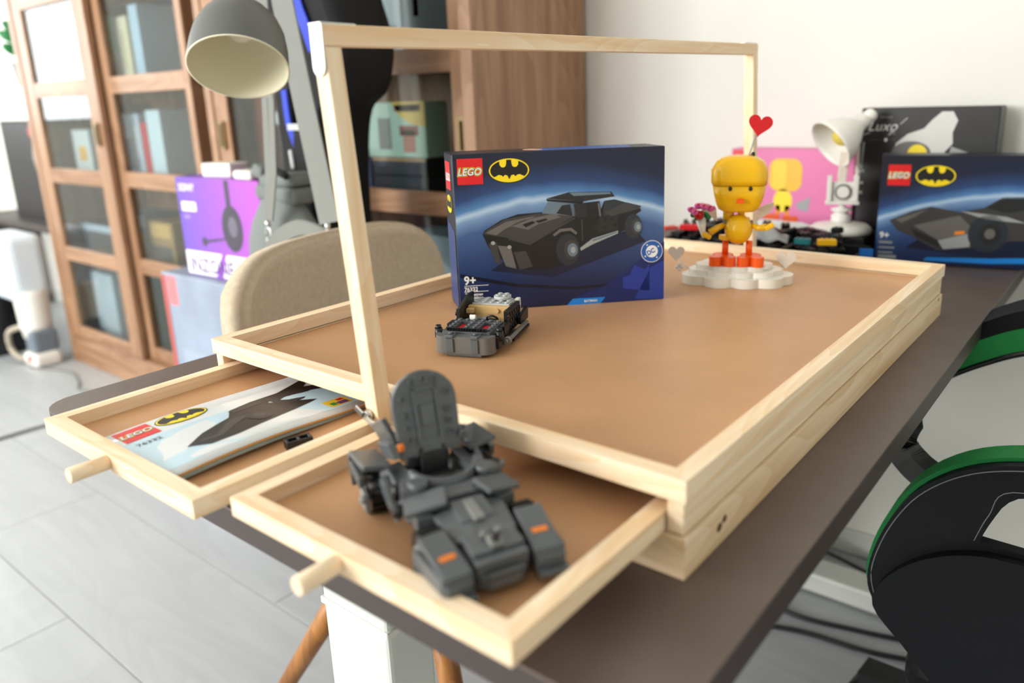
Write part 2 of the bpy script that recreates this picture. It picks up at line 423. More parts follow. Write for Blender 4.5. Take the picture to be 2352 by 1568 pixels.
drawer(-.2742, -.0160, -.1555, -.155)
# the bow: two legs, a cross bar, zinc corner brackets and wing nuts
A0 = Vector((-.2915, -.0165)); bw = .0155
def leaning(b, x0, y0, z0, x1, y1, z1, sx, sy):
    vs = []
    for (x, y, z) in ((x0, y0, z0), (x1, y1, z1)):
        vs.append([b.bm.verts.new((x + a, y + c, z)) for a, c in ((0, 0), (sx, 0), (sx, sy), (0, sy))])
    for k in range(4): b.bm.faces.new((vs[0][k], vs[0][(k + 1) % 4], vs[1][(k + 1) % 4], vs[1][k]))
    b.bm.faces.new(vs[0][::-1]); b.bm.faces.new(vs[1])
    bmesh.ops.bevel(b.bm, geom=list(b.bm.edges), offset=.0006, segments=1, affect='EDGES')
LN = -.0125
part('bow_leg', pine['z'], tb, lambda b: leaning(b, A0.x, A0.y, .046, A0.x + LN, A0.y - .009, .3515, bw, bw))
part('bow_leg', pine['z'], tb, lambda b: leaning(b, A0.x, D + .001, .046, A0.x + LN + .002, D - .001, .3625, bw, bw))
def bar(b):
    vs = []
    for (y, z, dx) in ((A0.y - .0095, .3518, LN), (D - .001 + bw, .3622, LN + .002)):
        vs.append([b.bm.verts.new((A0.x + dx + a, y, z + c)) for a, c in ((0, 0), (bw, 0), (bw, bw), (0, bw))])
    for k in range(4): b.bm.faces.new((vs[0][k], vs[0][(k + 1) % 4], vs[1][(k + 1) % 4], vs[1][k]))
    b.bm.faces.new(vs[0][::-1]); b.bm.faces.new(vs[1])
    bmesh.ops.bevel(b.bm, geom=list(b.bm.edges), offset=.0006, segments=1, affect='EDGES')
part('bow_bar', pine['y'], tb, bar)
def bracket(yf, ztop, sgn):
    xc = A0.x + LN + bw / 2; yo = yf
    def plate(b):
        n = 8; w = bw * .92
        prof = [(-w / 2, 0), (w / 2, 0), (w / 2, -.030)] + [(w / 2 * math.cos(a), -.030 - w / 2 * math.sin(a)) for a in [math.pi * k / n for k in range(1, n)]] + [(-w / 2, -.030)]
        Mx = Matrix.Translation((xc + .0008, yo, ztop)) @ Matrix(((1, 0, 0, 0), (0, 0, sgn, 0), (0, 1, 0, 0), (0, 0, 0, 1)))
        b.prism(prof, .0012, M=Mx)
        Mt = Matrix.Translation((xc, yo + sgn * -.0, ztop)) @ Matrix(((1, 0, 0, 0), (0, -sgn, 0, 0), (0, 0, 1, 0), (0, 0, 0, 1)))
        prof2 = [(p[0], -p[1] - .001 if False else p[1]) for p in prof]
        Mt = Matrix.Translation((xc, yo + sgn * .0012, ztop)) @ Matrix(((1, 0, 0, 0), (0, sgn, 0, 0), (0, 0, 1, 0), (0, 0, 0, 1)))
        b.prism(prof2, .0012, M=Mt)
    pl = part('corner_bracket', STEELW, tb, plate)
    for dz in (-.012, -.028): part('screw', STEEL, pl, lambda b: (b.cyl(.0028, .0012, (xc, yo + sgn * .0015, ztop + dz), (math.pi / 2, 0, 0), seg=14), b.box(.0042, .0006, .0007, (xc, yo + sgn * .0021, ztop + dz), (0, .7, 0))))
bracket(A0.y - .0096, .3518 + bw + .0002, -1)
bracket(D - .0008 + bw, .3622 + bw + .0002, 1)
for yy, sg in ((A0.y, -1), (D + .001 + bw, 1)):
    def nut(b):
        b.cyl(.0052, .006, (-.2865, yy + sg * .003, .0555), (math.pi / 2, 0, 0), seg=16, r2=.004)
        for a in (.5, .5 + math.pi):
            b.box(.011, .0018, .006, (-.2865 + .0075 * math.cos(a), yy + sg * .0065, .0555 - .0075 * math.sin(a)), (0, a, 0), bev=.0008)
    part('wing_nut', STEEL, tb, nut)

# ------------------------------------------------------------------ cartons with printed faces
def art_mat(name, w, h, apex_u, apex_v, drop):
    """printed artwork: dark blue sky, a glowing curved horizon and blue ground"""
    m = bpy.data.materials.new(name); m.use_nodes = True; nt = m.node_tree; N = nt.nodes; L = nt.links; p = N['Principled BSDF']
    p.inputs['Roughness'].default_value = .36
    tc = N.new('ShaderNodeTexCoord'); sp = N.new('ShaderNodeSeparateXYZ'); L.new(tc.outputs['Object'], sp.inputs[0])
    def mth(op, a, b=None, c=None):
        n = N.new('ShaderNodeMath'); n.operation = op
        for i, v in enumerate((a, b, c)):
            if v is None: continue
            if isinstance(v, (int, float)): n.inputs[i].default_value = v
            else: L.new(v, n.inputs[i])
        return n.outputs[0]
    dx = mth('SUBTRACT', sp.outputs[0], apex_u * w); sq = mth('MULTIPLY', dx, dx); arc = mth('MULTIPLY_ADD', sq, -drop * h / (w * w * .25), apex_v * h)
    dd = mth('DIVIDE', mth('SUBTRACT', sp.outputs[2], arc), h)
    no = N.new('ShaderNodeTexNoise'); no.inputs['Scale'].default_value = 22; L.new(tc.outputs['Object'], no.inputs['Vector'])
    dd = mth('MULTIPLY_ADD', mth('SUBTRACT', no.outputs['Fac'], .5), .05, dd)
    f = mth('MULTIPLY_ADD', dd, .7, .6)
    r = N.new('ShaderNodeValToRGB'); cr = r.color_ramp
    stops = [(0.05, (12, 20, 48)), (.22, (20, 34, 76)), (.38, (36, 62, 112)), (.52, (62, 94, 144)), (.58, (120, 154, 196)), (.60, (180, 206, 230)), (.622, (80, 130, 186)), (.67, (36, 66, 116)), (.75, (18, 28, 58)), (.95, (10, 14, 32))]
    cr.elements[0].position = stops[0][0]; cr.elements[0].color = rgb(stops[0][1]); cr.elements[1].position = stops[-1][0]; cr.elements[1].color = rgb(stops[-1][1])
    for pos, c in stops[1:-1]: el = cr.elements.new(pos); el.color = rgb(c)
    L.new(f, r.inputs['Fac']); L.new(r.outputs['Color'], p.inputs['Base Color'])
    return m
def carton(name, label, cat, loc, rz, w, h, d, body, bev=.0012, skew=0.0):
    t = thing(name, label, cat, loc, rz)
    def sk(b):
        for v in b.bm.verts: v.co.x -= skew * v.co.y
    part('box_body', body, t, lambda b: (b.bx(0, w, 0, d, 0, h, bev=bev), sk(b)))
    # tuck flap seams on the end
    part('end_flap', body, t, lambda b: (b.bx(-.0004, .0008, .004, d - .004, .004, h - .004, bev=.0003), sk(b)))
    return t, Face(t, (0, -.0001, 0), (1, 0, 0), (0, 0, 1)), Face(t, (-.0006 - skew * d, d, 0), (skew, -1, 0), (0, 0, 1)), Face(t, (0, 0, h), (1, 0, 0), (-skew, 1, 0))
NAVY = mat('navy_print', (12, 16, 36), .36)
BLUEP = mat('blue_print', (30, 92, 176), .36); SKYP = mat('bright_blue_print', (24, 132, 222), .36); DBLUE = mat('deep_blue_print', (18, 36, 100), .36)
P0 = mat('print_black', (16, 17, 20), .36); P1 = mat('print_charcoal', (34, 35, 38), .36); P2 = mat('print_dark_grey', (62, 60, 60), .36)
P3 = mat('print_grey', (104, 100, 98), .36); P4 = mat('print_light_grey', (156, 160, 162), .36); PT = mat('print_tyre', (40, 46, 54), .36); PB = mat('print_steel_blue', (104, 122, 136), .36)
def map_face(F, quad, w, h):
    return homog(quad, [(0, h), (w, h), (w, 0), (0, 0)])

BW, BH, BD = .262, .1943, .062
bx1, FF, FL, FT = carton('toy_set_box', 'large navy toy car set box standing upright on the brown board', 'box', (-.4522, .2683, DT + .0536), .7957, BW, BH, BD, NAVY, skew=.13)
part('printed_front', art_mat('art_front_a', BW, BH, .50, .71, .12), bx1, lambda b: b.bx(.0008, BW - .0008, -.0003, .0008, .0008, BH - .0008))
FF.o = Vector((0, -.0004, 0))
T = map_face(FF, [(135, 180), (1970, 85), (1952, 1390), (215, 1510)], BW, BH)
def art(pts, m, k, name='artwork'): FF.poly([T(*p) for p in pts], m, k, name)
# a plain black toy coupe
art([(470, 1160), (1000, 1210), (1800, 900), (1700, 800), (700, 1000)], mat('print_ground_shadow', (16, 26, 54), .36), 1, 'artwork_ground')
art([(400, 850), (420, 820), (560, 730), (700, 680), (905, 660), (1100, 690), (1250, 690), (1400, 670), (1440, 560), (1530, 545), (1740, 600), (1760, 640), (1700, 680), (1640, 800), (1560, 830), (1250, 920), (1150, 1090), (940, 1150), (740, 1150), (560, 1060), (450, 960)], P0, 2, 'artwork_car')
art([(400, 850), (440, 815), (600, 720), (880, 668), (1190, 690), (1010, 790), (800, 920), (620, 880)], P2, 3, 'artwork_hood')
art([(640, 780), (720, 735), (1010, 672), (1070, 700), (880, 760), (790, 810)], P3, 4, 'artwork_vent')
art([(430, 840), (600, 745), (860, 690), (760, 740), (600, 800), (520, 860)], P3, 4, 'artwork_highlight'); art([(620, 880), (800, 920), (1010, 790), (1190, 700), (1190, 712), (1020, 810), (805, 938), (620, 895)], P2, 5, 'artwork_edge')
art([(1000, 850), (1060, 800), (1160, 790), (1210, 830), (1200, 850), (1150, 815), (1070, 825), (1015, 865)], P3, 5, 'artwork_arch'); art([(1140, 492), (1490, 484), (1500, 500), (1180, 520)], PB, 5, 'artwork_shine'); art([(1245, 720), (1255, 718), (1260, 900), (1250, 905)], P2, 5, 'artwork_seam'); art([(1440, 660), (1630, 570), (1760, 600), (1740, 625), (1500, 690)], P2, 4, 'artwork_tail'); art([(1385, 580), (1400, 575), (1415, 690), (1400, 690)], P3, 5, 'artwork_pillar'); art([(1165, 585), (1175, 585), (1185, 690), (1170, 690)], P3, 5, 'artwork_pillar')
art([(740, 765), (830, 735), (850, 750), (770, 790)], P0, 5, 'artwork_slot'); art([(850, 735), (940, 712), (960, 725), (880, 752)], P0, 5, 'artwork_slot')
art([(945, 545), (1140, 488), (1500, 480), (1530, 520), (1260, 565)], P1, 4, 'artwork_roof'); art([(945, 548), (1260, 566), (1255, 590), (950, 566)], P0, 5, 'artwork_roof_edge')
art([(960, 572), (1150, 585), (1160, 690), (905, 675)], PB, 3, 'artwork_windscreen'); art([(1080, 600), (1150, 590), (1165, 690), (1030, 670)], P1, 4, 'artwork_seat')
art([(1180, 590), (1400, 560), (1420, 680), (1200, 705)], P1, 3, 'artwork_window'); art([(1280, 580), (1390, 570), (1400, 670), (1300, 690)], P0, 4, 'artwork_window')
art([(1440, 560), (1530, 545), (1740, 600), (1650, 650), (1430, 690)], PT, 3, 'artwork_boot'); art([(1400, 700), (1560, 680), (1560, 800), (1390, 830)], P1, 3, 'artwork_flank')
for cx, cy in ((1450, 720), (1510, 710), (1450, 790), (1540, 760)): art(ell(cx, cy, 16, 18, 14), P0, 4, 'artwork_stud')
art([(450, 930), (520, 920), (560, 1100), (510, 1090)], P2, 4, 'artwork_bumper'); art([(530, 945), (640, 955), (690, 1140), (600, 1120)], P3, 4, 'artwork_bumper'); art([(665, 1000), (770, 990), (830, 1120), (720, 1150)], P2, 4, 'artwork_bumper')
art(ell(490, 925, 18, 16, 14), P4, 5, 'artwork_lamp'); art(ell(630, 958, 18, 16, 14), P4, 5, 'artwork_lamp')
for cx, cy, rx, ry in ((1130, 975, 105, 140), (1690, 775, 76, 110)):
    k = 22; tread = []
    for i in range(k * 2):
        s_ = 1.0 if i % 2 else .92; a = 2 * math.pi * i / (k * 2); tread.append((cx + rx * s_ * math.cos(a), cy + ry * s_ * math.sin(a)))
    art(tread, PT, 5, 'artwork_tyre'); art(ell(cx + 30, cy, rx * .6, ry * .58), P2, 6, 'artwork_rim'); art(ell(cx + 40, cy + 2, rx * .42, ry * .4), PB, 7, 'artwork_hub'); art(ell(cx + 44, cy + 3, rx * .2, ry * .2), P4, 8, 'artwork_hub')
art([(1235, 960), (1340, 880), (1560, 810), (1560, 835), (1350, 925), (1240, 985)], P4, 4, 'artwork_pipe'); art([(1340, 890), (1550, 818), (1550, 828), (1345, 905)], PB, 5, 'artwork_pipe')
art([(215, 1190), (700, 1270), (1200, 1290), (1600, 1250), (1600, 1268), (1200, 1312), (690, 1296), (215, 1222)], mat('print_line_navy', (10, 14, 34), .36), 1, 'artwork_line')
art([(1190, 1380), (1450, 1280), (1700, 1090), (1958, 900), (1952, 1388), (1280, 1435)], DBLUE, 2, 'artwork_panel')
for q in ([(1600, 1300), (1600, 1210), (1660, 1190), (1700, 1100), (1790, 1140), (1830, 1090), (1830, 1320)], [(1700, 1390), (1840, 1120), (1955, 1060), (1952, 1385)]): art(q, mat('print_royal_blue', (30, 58, 150), .36), 3, 'artwork_skyline')
art([(1112, 1458), (1172, 1392), (1450, 1374), (1400, 1438)], SKYP, 4, 'name_banner')
u0, v0 = T(1268, 1420); FF.text('BATMAN', u0, v0, .0042, WHP, 6, off=.00012)
u0, v0 = T(190, 438); u1, _ = T(408, 430); FF.brick_logo(u0, v0, u1 - u0, 2)
u0, v0 = T(627, 308); FF.bat_logo(u0, v0, .0245, 2)
for txt, px_, py_, sz, sh, of in (('9+', 246, 1280, .0150, 0, .0004), ('76332', 248, 1338, .0074, 0, .0002), ('The Batman', 252, 1376, .0050, .2, .00012), ('Batmobile', 252, 1404, .0050, 0, .00012), ('330 pcs', 256, 1474, .0105, 0, .00025)):
    u0, v0 = T(px_, py_); FF.text(txt, u0, v0, sz, WHP, 3, shear=sh, off=of, sx=.92)
for py_ in (1290, 1340, 1412):
    u0, v0 = T(248, py_); FF.poly([(u0, v0 - .0007), (u0 + .030, v0 - .0007), (u0 + .030, v0), (u0, v0)], WHP, 2, 'rule')
u0, v0 = T(1850, 985)
FF.poly(ell(u0, v0, .0142, .0142), WHP, 4, 'emblem_rim'); FF.poly(ell(u0, v0, .0134, .0134), BLUEP, 5, 'emblem_disc'); FF.poly(ell(u0, v0, .0078, .0078), WHP, 6, 'emblem_centre')
FF.text('DC', u0 - .0002, v0 - .0028, .0082, BLUEP, 7, off=.0003, align='CENTER', rot=.45, sx=.9)
for a in (.62, 2.2, 3.76, 5.4):
    cx, cy = u0 + .0104 * math.cos(a), v0 + .0104 * math.sin(a)
    FF.poly([(cx + (.0016 if i % 2 == 0 else .0007) * math.cos(i * math.pi / 5), cy + (.0016 if i % 2 == 0 else .0007) * math.sin(i * math.pi / 5)) for i in range(10)], WHP, 6, 'star')
# spine and top
FL.poly([(.002, .003), (BD - .004, .003), (BD - .004, .10), (.002, .11)], mat('print_spine_blue', (36, 62, 112), .36), 1, 'spine_artwork')
FL.poly([(.012, .150), (.046, .150), (.046, .184), (.012, .184)], REDP, 2, 'red_square'); FL.text('LEGO', .029, .161, .013, WHP, 3, shear=.2, off=.0003, align='CENTER')
FL.bat_logo(.029, .132, .019, 2)
FT.poly([(.10, .006), (.22, .004), (.235, .055), (.12, .05)], BLUEP, 1, 'top_artwork'); FT.poly(ell(.105, .03, .012, .016), mat('print_peach', (222, 180, 164), .36), 2, 'top_artwork')

# ---- second car box on the far end of the desk
B2W, B2H = .354, .192
bx2, F2, F2L, F2T = carton('toy_set_box', 'navy toy set box with grey armoured car print beside the white toy lamp', 'box', (-.172, 1.062, DT + .0005), .22, B2W, B2H, .06, NAVY)
part('printed_front', art_mat('art_front_b', B2W, B2H, .62, .66, .16), bx2, lambda b: b.bx(.0008, B2W - .0008, -.0003, .0008, .0008, B2H - .0008))
F2.o = Vector((0, -.0004, 0))
F2.brick_logo(.012, .140, .036, 2); F2.bat_logo(.087, .157, .031, 2)
F2.text('9+', .006, .046, .015, WHP, 3, off=.0004)
for i, (wd, hh) in enumerate(((.022, .004), (.026, .003), (.024, .003), (.03, .006))): F2.poly([(.006, .036 - .009 * i), (.006 + wd, .036 - .009 * i), (.006 + wd, .036 - .009 * i + hh), (.006, .036 - .009 * i + hh)], P4, 3, 'print_block')
def art2(pts, m, k, name='artwork'): F2.poly(pts, m, k, name)
art2([(.05, .03), (.22, .012), (.345, .035), (.345, .07), (.1, .07)], mat('print_ground_shadow', (16, 26, 54), .36), 1)
art2([(.02, .078), (.055, .095), (.085, .104), (.13, .096), (.165, .104), (.19, .122), (.25, .126), (.30, .112), (.34, .108), (.345, .06), (.27, .052), (.20, .048), (.15, .034), (.10, .028), (.06, .05), (.035, .06)], P2, 2)
art2([(.03, .08), (.08, .1), (.06, .085), (.04, .074)], P3, 3); art2([(.06, .07), (.13, .09), (.16, .06), (.10, .046)], P3, 3); art2([(.10, .045), (.15, .06), (.15, .036), (.11, .03)], P4, 4)
art2([(.055, .066), (.10, .045), (.105, .032), (.065, .05)], P1, 4); art2([(.168, .104), (.192, .12), (.25, .124), (.235, .104), (.2, .096)], P1, 4); art2([(.185, .12), (.26, .127), (.30, .112), (.25, .112)], PB, 4)
art2([(.24, .10), (.33, .098), (.34, .064), (.25, .06)], PB, 3); art2([(.13, .098), (.2, .09), (.23, .08), (.17, .084)], P4, 5)
art2(ell(.175, .06, .030, .032), PT, 5); art2(ell(.178, .06, .017, .018), P1, 6); art2(ell(.178, .06, .008, .009), P3, 7)
art2([(.125, .062), (.14, .064), (.14, .058), (.125, .056)], ORP, 6)
art2([(.19, .018), (.25, .022), (.25, .012), (.18, .008)], SKYP, 3); art2([(.08, .008), (.19, .008), (.2, .018), (.085, .014)], SKYP, 2); art2([(.25, .012), (.345, .055), (.345, .006)], DBLUE, 2)

# ---- black box with a lamp picture
BLKP = mat('matt_black_carton', (20, 21, 24), .45); GRYC = mat('grey_carton_side', (96, 98, 98), .5)
bx3 = thing('toy_set_box', 'tall black box printed with a white lamp and cursive signature', 'box', (-.2475, 1.188, DT + .0005), 0)
part('box_body', BLKP, bx3, lambda b: b.bx(0, .232, 0, .056, 0, .270, bev=.0012))
part('end_flap', GRYC, bx3, lambda b: b.bx(.2322, .2332, .002, .054, .002, .268, bev=.0003))
F3 = Face(bx3, (0, -.0002, 0), (1, 0, 0), (0, 0, 1))
def art3(pts, m, k): F3.poly(pts, m, k, 'artwork')
F3.poly([(.034, .2515), (.056, .2515), (.056, .2545), (.034, .2545)], P3, 2, 'print_block')
F3.text('Luxo', .012, .228, .026, WHP, 2, shear=.35, off=-.0002); F3.text('Jr.', .052, .222, .012, WHP, 2, shear=.35)
F3.poly([(.002, .219), (.018, .2245), (.018, .2252), (.002, .2198)], WHP, 2, 'flourish'); F3.poly([(.07, .240), (.082, .252), (.0825, .2513), (.0705, .2393)], WHP, 2, 'flourish')
F3.poly([(.016, .210), (.040, .210), (.040, .212), (.016, .212)], P2, 2, 'print_block'); F3.poly([(.052, .210), (.066, .210), (.066, .212), (.052, .212)], P2, 2, 'print_block'); F3.poly(ell(.047, .211, .0028, .0035, 16), WHP, 2, 'dot')
LP = mat('print_lamp_white', (214, 214, 210), .36)
art3([(.06, .186), (.066, .205), (.085, .222), (.112, .232), (.125, .248), (.14, .262), (.158, .262), (.167, .246), (.16, .225), (.162, .205), (.15, .190), (.155, .170), (.06, .170)], LP, 2)
art3(ell(.093, .187, .034, .022, 30), P3, 3); art3(ell(.104, .186, .017, .017, 24), YELP, 4); art3([(.16, .2), (.2, .185), (.198, .176), (.158, .188)], P4, 2)
F3R = Face(bx3, (.2333, 0, 0), (0, 1, 0), (0, 0, 1)); F3R.poly([(.02, .16), (.03, .16), (.03, .25), (.02, .25)], P3, 2, 'print_block')

# ---- pink box
PINK = mat('pink_carton', (226, 118, 172), .42)
bx4 = thing('toy_set_box', 'bright pink toy box with yellow and orange print leaning on the wall', 'box', (-.512, 1.190, DT + .0005), 0)
part('box_body', PINK, bx4, lambda b: b.bx(0, .258, 0, .055, 0, .191, bev=.0012))
F4 = Face(bx4, (0, -.0002, 0), (1, 0, 0), (0, 0, 1))
F4.poly([(.003, .165), (.027, .165), (.027, .188), (.003, .188)], REDP, 1, 'red_square'); F4.text('LEGO', .015, .172, .009, WHP, 2, shear=.2, align='CENTER', off=.0002)
F4.poly(rrect(.085, .155, .105, .172, .02), mat('print_warm_yellow', (240, 186, 30), .4), 2, 'artwork')
F4.poly(rrect(.092, .122, .108, .168, .012), mat('print_lemon', (250, 208, 40), .4), 3, 'artwork')
F4.poly(ell(.117, .085, .020, .024), YELP, 2, 'artwork'); F4.poly(rrect(.102, .112, .05, .075, .002), ORP, 2, 'artwork'); F4.poly(rrect(.122, .132, .05, .075, .002), ORP, 2, 'artwork')
F4.poly(rrect(.075, .112, .044, .056, .005), mat('print_orange', (238, 92, 24), .4), 3, 'artwork'); F4.poly(rrect(.117, .152, .042, .054, .005), mat('print_orange', (238, 92, 24), .4), 3, 'artwork')
F4.poly([(.02, .012), (.03, .032), (.08, .044), (.16, .042), (.21, .030), (.22, .012)], WHP, 1, 'artwork'); F4.poly([(.145, .08), (.175, .095), (.17, .065), (.15, .068)], P4, 2, 'artwork')

# ------------------------------------------------------------------ toy building bricks
S = .008                                   # stud pitch
def studs(b, xs, ys, z, r=.0024, h=.0017):
    for x in xs:
        for y_ in ys: b.cyl(r, h, (x, y_, z + h / 2), seg=10)
def slab(root, name, m, size, at, rot=(0, 0, 0), bev=.0005):
    return part(name, m, root, lambda b: b.box(*size, bev=bev), loc=at, rot=tuple(math.radians(a) for a in rot))
def toy_wheel(root, x, y_, z, rr, w, tread=True):
    wh = MB(); wh.cyl(rr * .94, w, (0, 0, 0), (math.pi / 2, 0, 0), seg=28)
    for k in range(16):
        a = 2 * math.pi * k / 16
        wh.box(rr * .16, w, rr * .16, (math.cos(a) * rr * .95, 0, math.sin(a) * rr * .95), (0, -a, 0))
    o = wh.build('wheel', BLACK, root, loc=(x, y_, z))
    sg = 1 if y_ > 0 else -1
    part('hub', MGREY, o, lambda b: b.cyl(rr * .5, w * .12, (0, sg * w * .53, 0), (math.pi / 2, 0, 0), seg=18))
    return o

# ---- half-built grey car on the board
c1 = thing('toy_car_chassis', 'half-built grey and tan brick car with red strips in front of the navy box', 'toy car', (-.348, .194, DT + .0536), math.radians(-68))
# local: +x forward (towards the drawers), y to its left
part('base_plate', BLACK, c1, lambda b: b.bx(-.054, .050, -.024, .024, .004, .010, bev=.0005))
part('under_plate', DGREY, c1, lambda b: b.bx(.028, .058, -.020, .020, .001, .005, bev=.0008))
def hood(b):
    b.bx(.004, .012, -.026, .026, .0215, .0250)
    for y0, y1 in ((-.026, -.0185), (-.0085, .0085), (.0185, .026)): b.bx(.012, .046, y0, y1, .0215, .0250)
    b.bx(.046, .049, -.026, .026, .0215, .0250)
    studs(b, (.0075, ), [-.022, -.0132, -.0044, .0044, .0132, .022], .025)
    for x in (.0165, .0245, .0325, .0405): studs(b, (x,), (-.0222, -.0042, .0042, .0222), .025)
part('hood_plate', DGREY, c1, hood)
for yy in (-.0135, .0135): part('red_strip', RED, c1, lambda b: b.bx(.014, .045, yy - .0042, yy + .0042, .0155, .0222, bev=.0004))
part('hood_block', BLACK, c1, lambda b: b.bx(.000, .048, -.024, .024, .010, .0155))
part('hood_block', DGREY, c1, lambda b: (b.bx(.002, .046, -.026, -.0188, .0155, .0214), b.bx(.002, .046, .0188, .026, .0155, .0214), b.bx(.002, .046, -.008, .008, .0155, .0214), b.bx(.002, .010, -.0188, .0188, .0155, .0214)))
def bump(b):
    cr_ = [(.050 + .010 * math.cos(t), .022 + .010 * math.sin(t)) for t in [math.pi / 2 * k / 8 for k in range(9)]]; pts = [(.047, -.032)] + [(x, -y) for x, y in cr_[::-1]] + cr_ + [(.047, .032)]
    b.prism(pts, .018, at=(0, 0, .0045))
part('bumper', mat('bumper_grey', (102, 102, 99), .35), c1, bump)
for yy in (-.0135, .0135):
    cl = part('bumper_clip', DGREY, c1, lambda b: (b.bx(.0592, .0618, yy - .0042, yy + .0042, .006, .0205, bev=.0006), b.bx(.050, .0625, yy - .0046, yy + .0046, .0215, .0245, bev=.0008)))
    part('stud', DGREY, cl, lambda b: (b.cyl(.0026, .0022, (.056, yy, .0256), seg=14)))
part('gear_rack', BLACK, c1, lambda b: [b.box(.003, .0022, .004, (.0465, y_ * .0030, .0262), (0, 0, .78)) for y_ in range(-7, 8)])
for sg in (-1, 1):
    part('fender_block', BLACK, c1, lambda b: b.bx(.028, .046, sg * .0305 - .0045, sg * .0305 + .0045, .007, .020, bev=.0005))
    part('fender_block', BLACK, c1, lambda b: b.bx(.004, .020, sg * .029 - .004, sg * .029 + .004, .012, .024, bev=.0005))
    part('side_panel', BLACK, c1, lambda b: (b.bx(-.046, .000, sg * .0275 - .0022, sg * .0275 + .0022, .010, .035, bev=.0005), [b.cyl(.0022, .0014, (-.042 + .008 * i, sg * .0302, .014 + .0075 * j), (math.pi / 2, 0, 0), seg=10) for i in range(6) for j in range(3)]))
    part('exhaust_pipe', MGREY, c1, lambda b: (b.tube([(.030, sg * .036, .010), (.018, sg * .037, .0095), (-.046, sg * .037, .0105)], .0024, seg=10), b.cyl(.0042, .006, (.024, sg * .037, .010), (0, math.pi / 2, 0), seg=14)))
    part('sill', BLACK, c1, lambda b: b.bx(-.054, .004, sg * .034 - .004, sg * .034 + .004, .003, .0065, bev=.0004))
    part('rear_wing', BLACK, c1, lambda b: b.prism([(-.058, .012), (-.03, .012), (-.03, .02), (-.060, .026)], .004, M=Matrix.Translation((0, sg * .033 + .002, 0)) @ Matrix(((1, 0, 0, 0), (0, 0, -1, 0), (0, 1, 0, 0), (0, 0, 0, 1)))))
part('door_panel', BLACK, c1, lambda b: b.prism([(-.046, .030), (.0, .026), (-.004, .036), (-.030, .044), (-.046, .044)], .003, M=Matrix.Translation((0, -.0255, 0)) @ Matrix(((1, 0, 0, 0), (0, 0, -1, 0), (0, 1, 0, 0), (0, 0, 0, 1)))))
part('cabin_floor', TAN, c1, lambda b: b.bx(-.050, .002, -.0245, .0245, .010, .0135))
part('seat_beam', TAN, c1, lambda b: (b.bx(-.030, -.023, -.0245, .0245, .024, .033, bev=.0004), b.bx(-.023, -.016, -.0245, -.016, .026, .031, bev=.0004), [b.cyl(.0026, .003, (-.0222, y_, .0285), (0, math.pi / 2, 0), seg=14) for y_ in (.010, .019)]))
part('seat_support', TAN, c1, lambda b: b.bx(-.030, -.023, -.022, .022, .0135, .024))
part('seat_cushion', MGREY, c1, lambda b: b.box(.012, .018, .003, (-.016, -.004, .021), (0, -.35, 0), bev=.0004))
part('rear_deck', LGREY, c1, lambda b: (b.bx(-.056, -.030, -.022, .022, .030, .0345, bev=.0004), studs(b, (-.034, -.042, -.050), (-.018, -.009, 0, .009, .018), .0345, .0026)))
part('engine_cover', LGREY, c1, lambda b: (b.cyl(.010, .004, (-.050, .008, .0375), seg=20), studs(b, (-.054, -.046), (.004, .012), .0395, .0026)))
part('lever', WHITE, c1, lambda b: b.box(.003, .007, .011, (-.004, -.012, .0225), (0, -.2, 0), bev=.0005))
part('steering_wheel', BLACK, c1, lambda b: (b.tube([(-.006 + .002 * math.sin(a), .010 + .0062 * math.cos(a), .0235 + .0045 * math.sin(a)) for a in [2 * math.pi * k / 18 for k in range(19)]], .0012, seg=8), b.box(.001, .011, .0012, (-.006, .010, .0235))))
part('rear_bracket', WHITE, c1, lambda b: b.bx(-.058, -.050, .022, .027, .020, .036, bev=.0006))
for sg in (-1, 1): part('axle_pin', BLACK, c1, lambda b: (b.cyl(.0042, .010, (.040, sg * .034, .020), seg=12), b.cyl(.0030, .004, (.040, sg * .034, .0262), seg=12)))
part('front_axle_block', BLACK, c1, lambda b: b.bx(.020, .048, -.026, .026, .006, .016))

# ---- finished dark grey armoured car with its canopy open
c2 = thing('toy_car', 'dark grey brick armoured car with open canopy standing in the pulled-out drawer', 'toy car', (-.1245, -.0825, DT + .0336), math.radians(-24))
c2.scale = (1.07, 1.04, 1.0)
part('chassis', BLACK, c2, lambda b: b.bx(-.062, .066, -.018, .018, .004, .014, bev=.0008))
for x, yy, rr, w in ((.036, .030, .0150, .013), (.036, -.030, .0150, .013), (-.054, .035, .0170, .015), (-.054, -.035, .0170, .015)): toy_wheel(c2, x, yy, rr, rr, w)
# nose
slab(c2, 'nose_block', DGREY, (.024, .032, .009), (.057, 0, .0195), (0, 8, 0)); slab(c2, 'nose_tile', DGREY, (.018, .013, .003), (.055, -.0095, .0258), (0, 10, 0)); slab(c2, 'nose_tile', DGREY, (.018, .013, .003), (.055, .0095, .0258), (0, 10, 0))
slab(c2, 'nose_tile', MGREY, (.010, .008, .004), (.058, 0, .0272), (0, 10, 0)); part('nose_stud', BLACK, c2, lambda b: b.cyl(.0024, .003, (.0595, 0, .0302), seg=14))
for yy in (-.0045, .0045): part('nose_stud', MGREY, c2, lambda b: b.cyl(.0018, .003, (.053, yy, .030), seg=12))
part('bumper', DGREY, c2, lambda b: b.prism([(.056, -.017), (.066, -.016), (.072, -.009), (.072, .009), (.066, .016), (.056, .017)], .006, at=(0, 0, .006), bev=.001)); slab(c2, 'bumper_slot', DGREY, (.002, .020, .003), (.0716, 0, .0145)); slab(c2, 'bumper_lip', DGREY, (.012, .028, .003), (.064, 0, .0128))
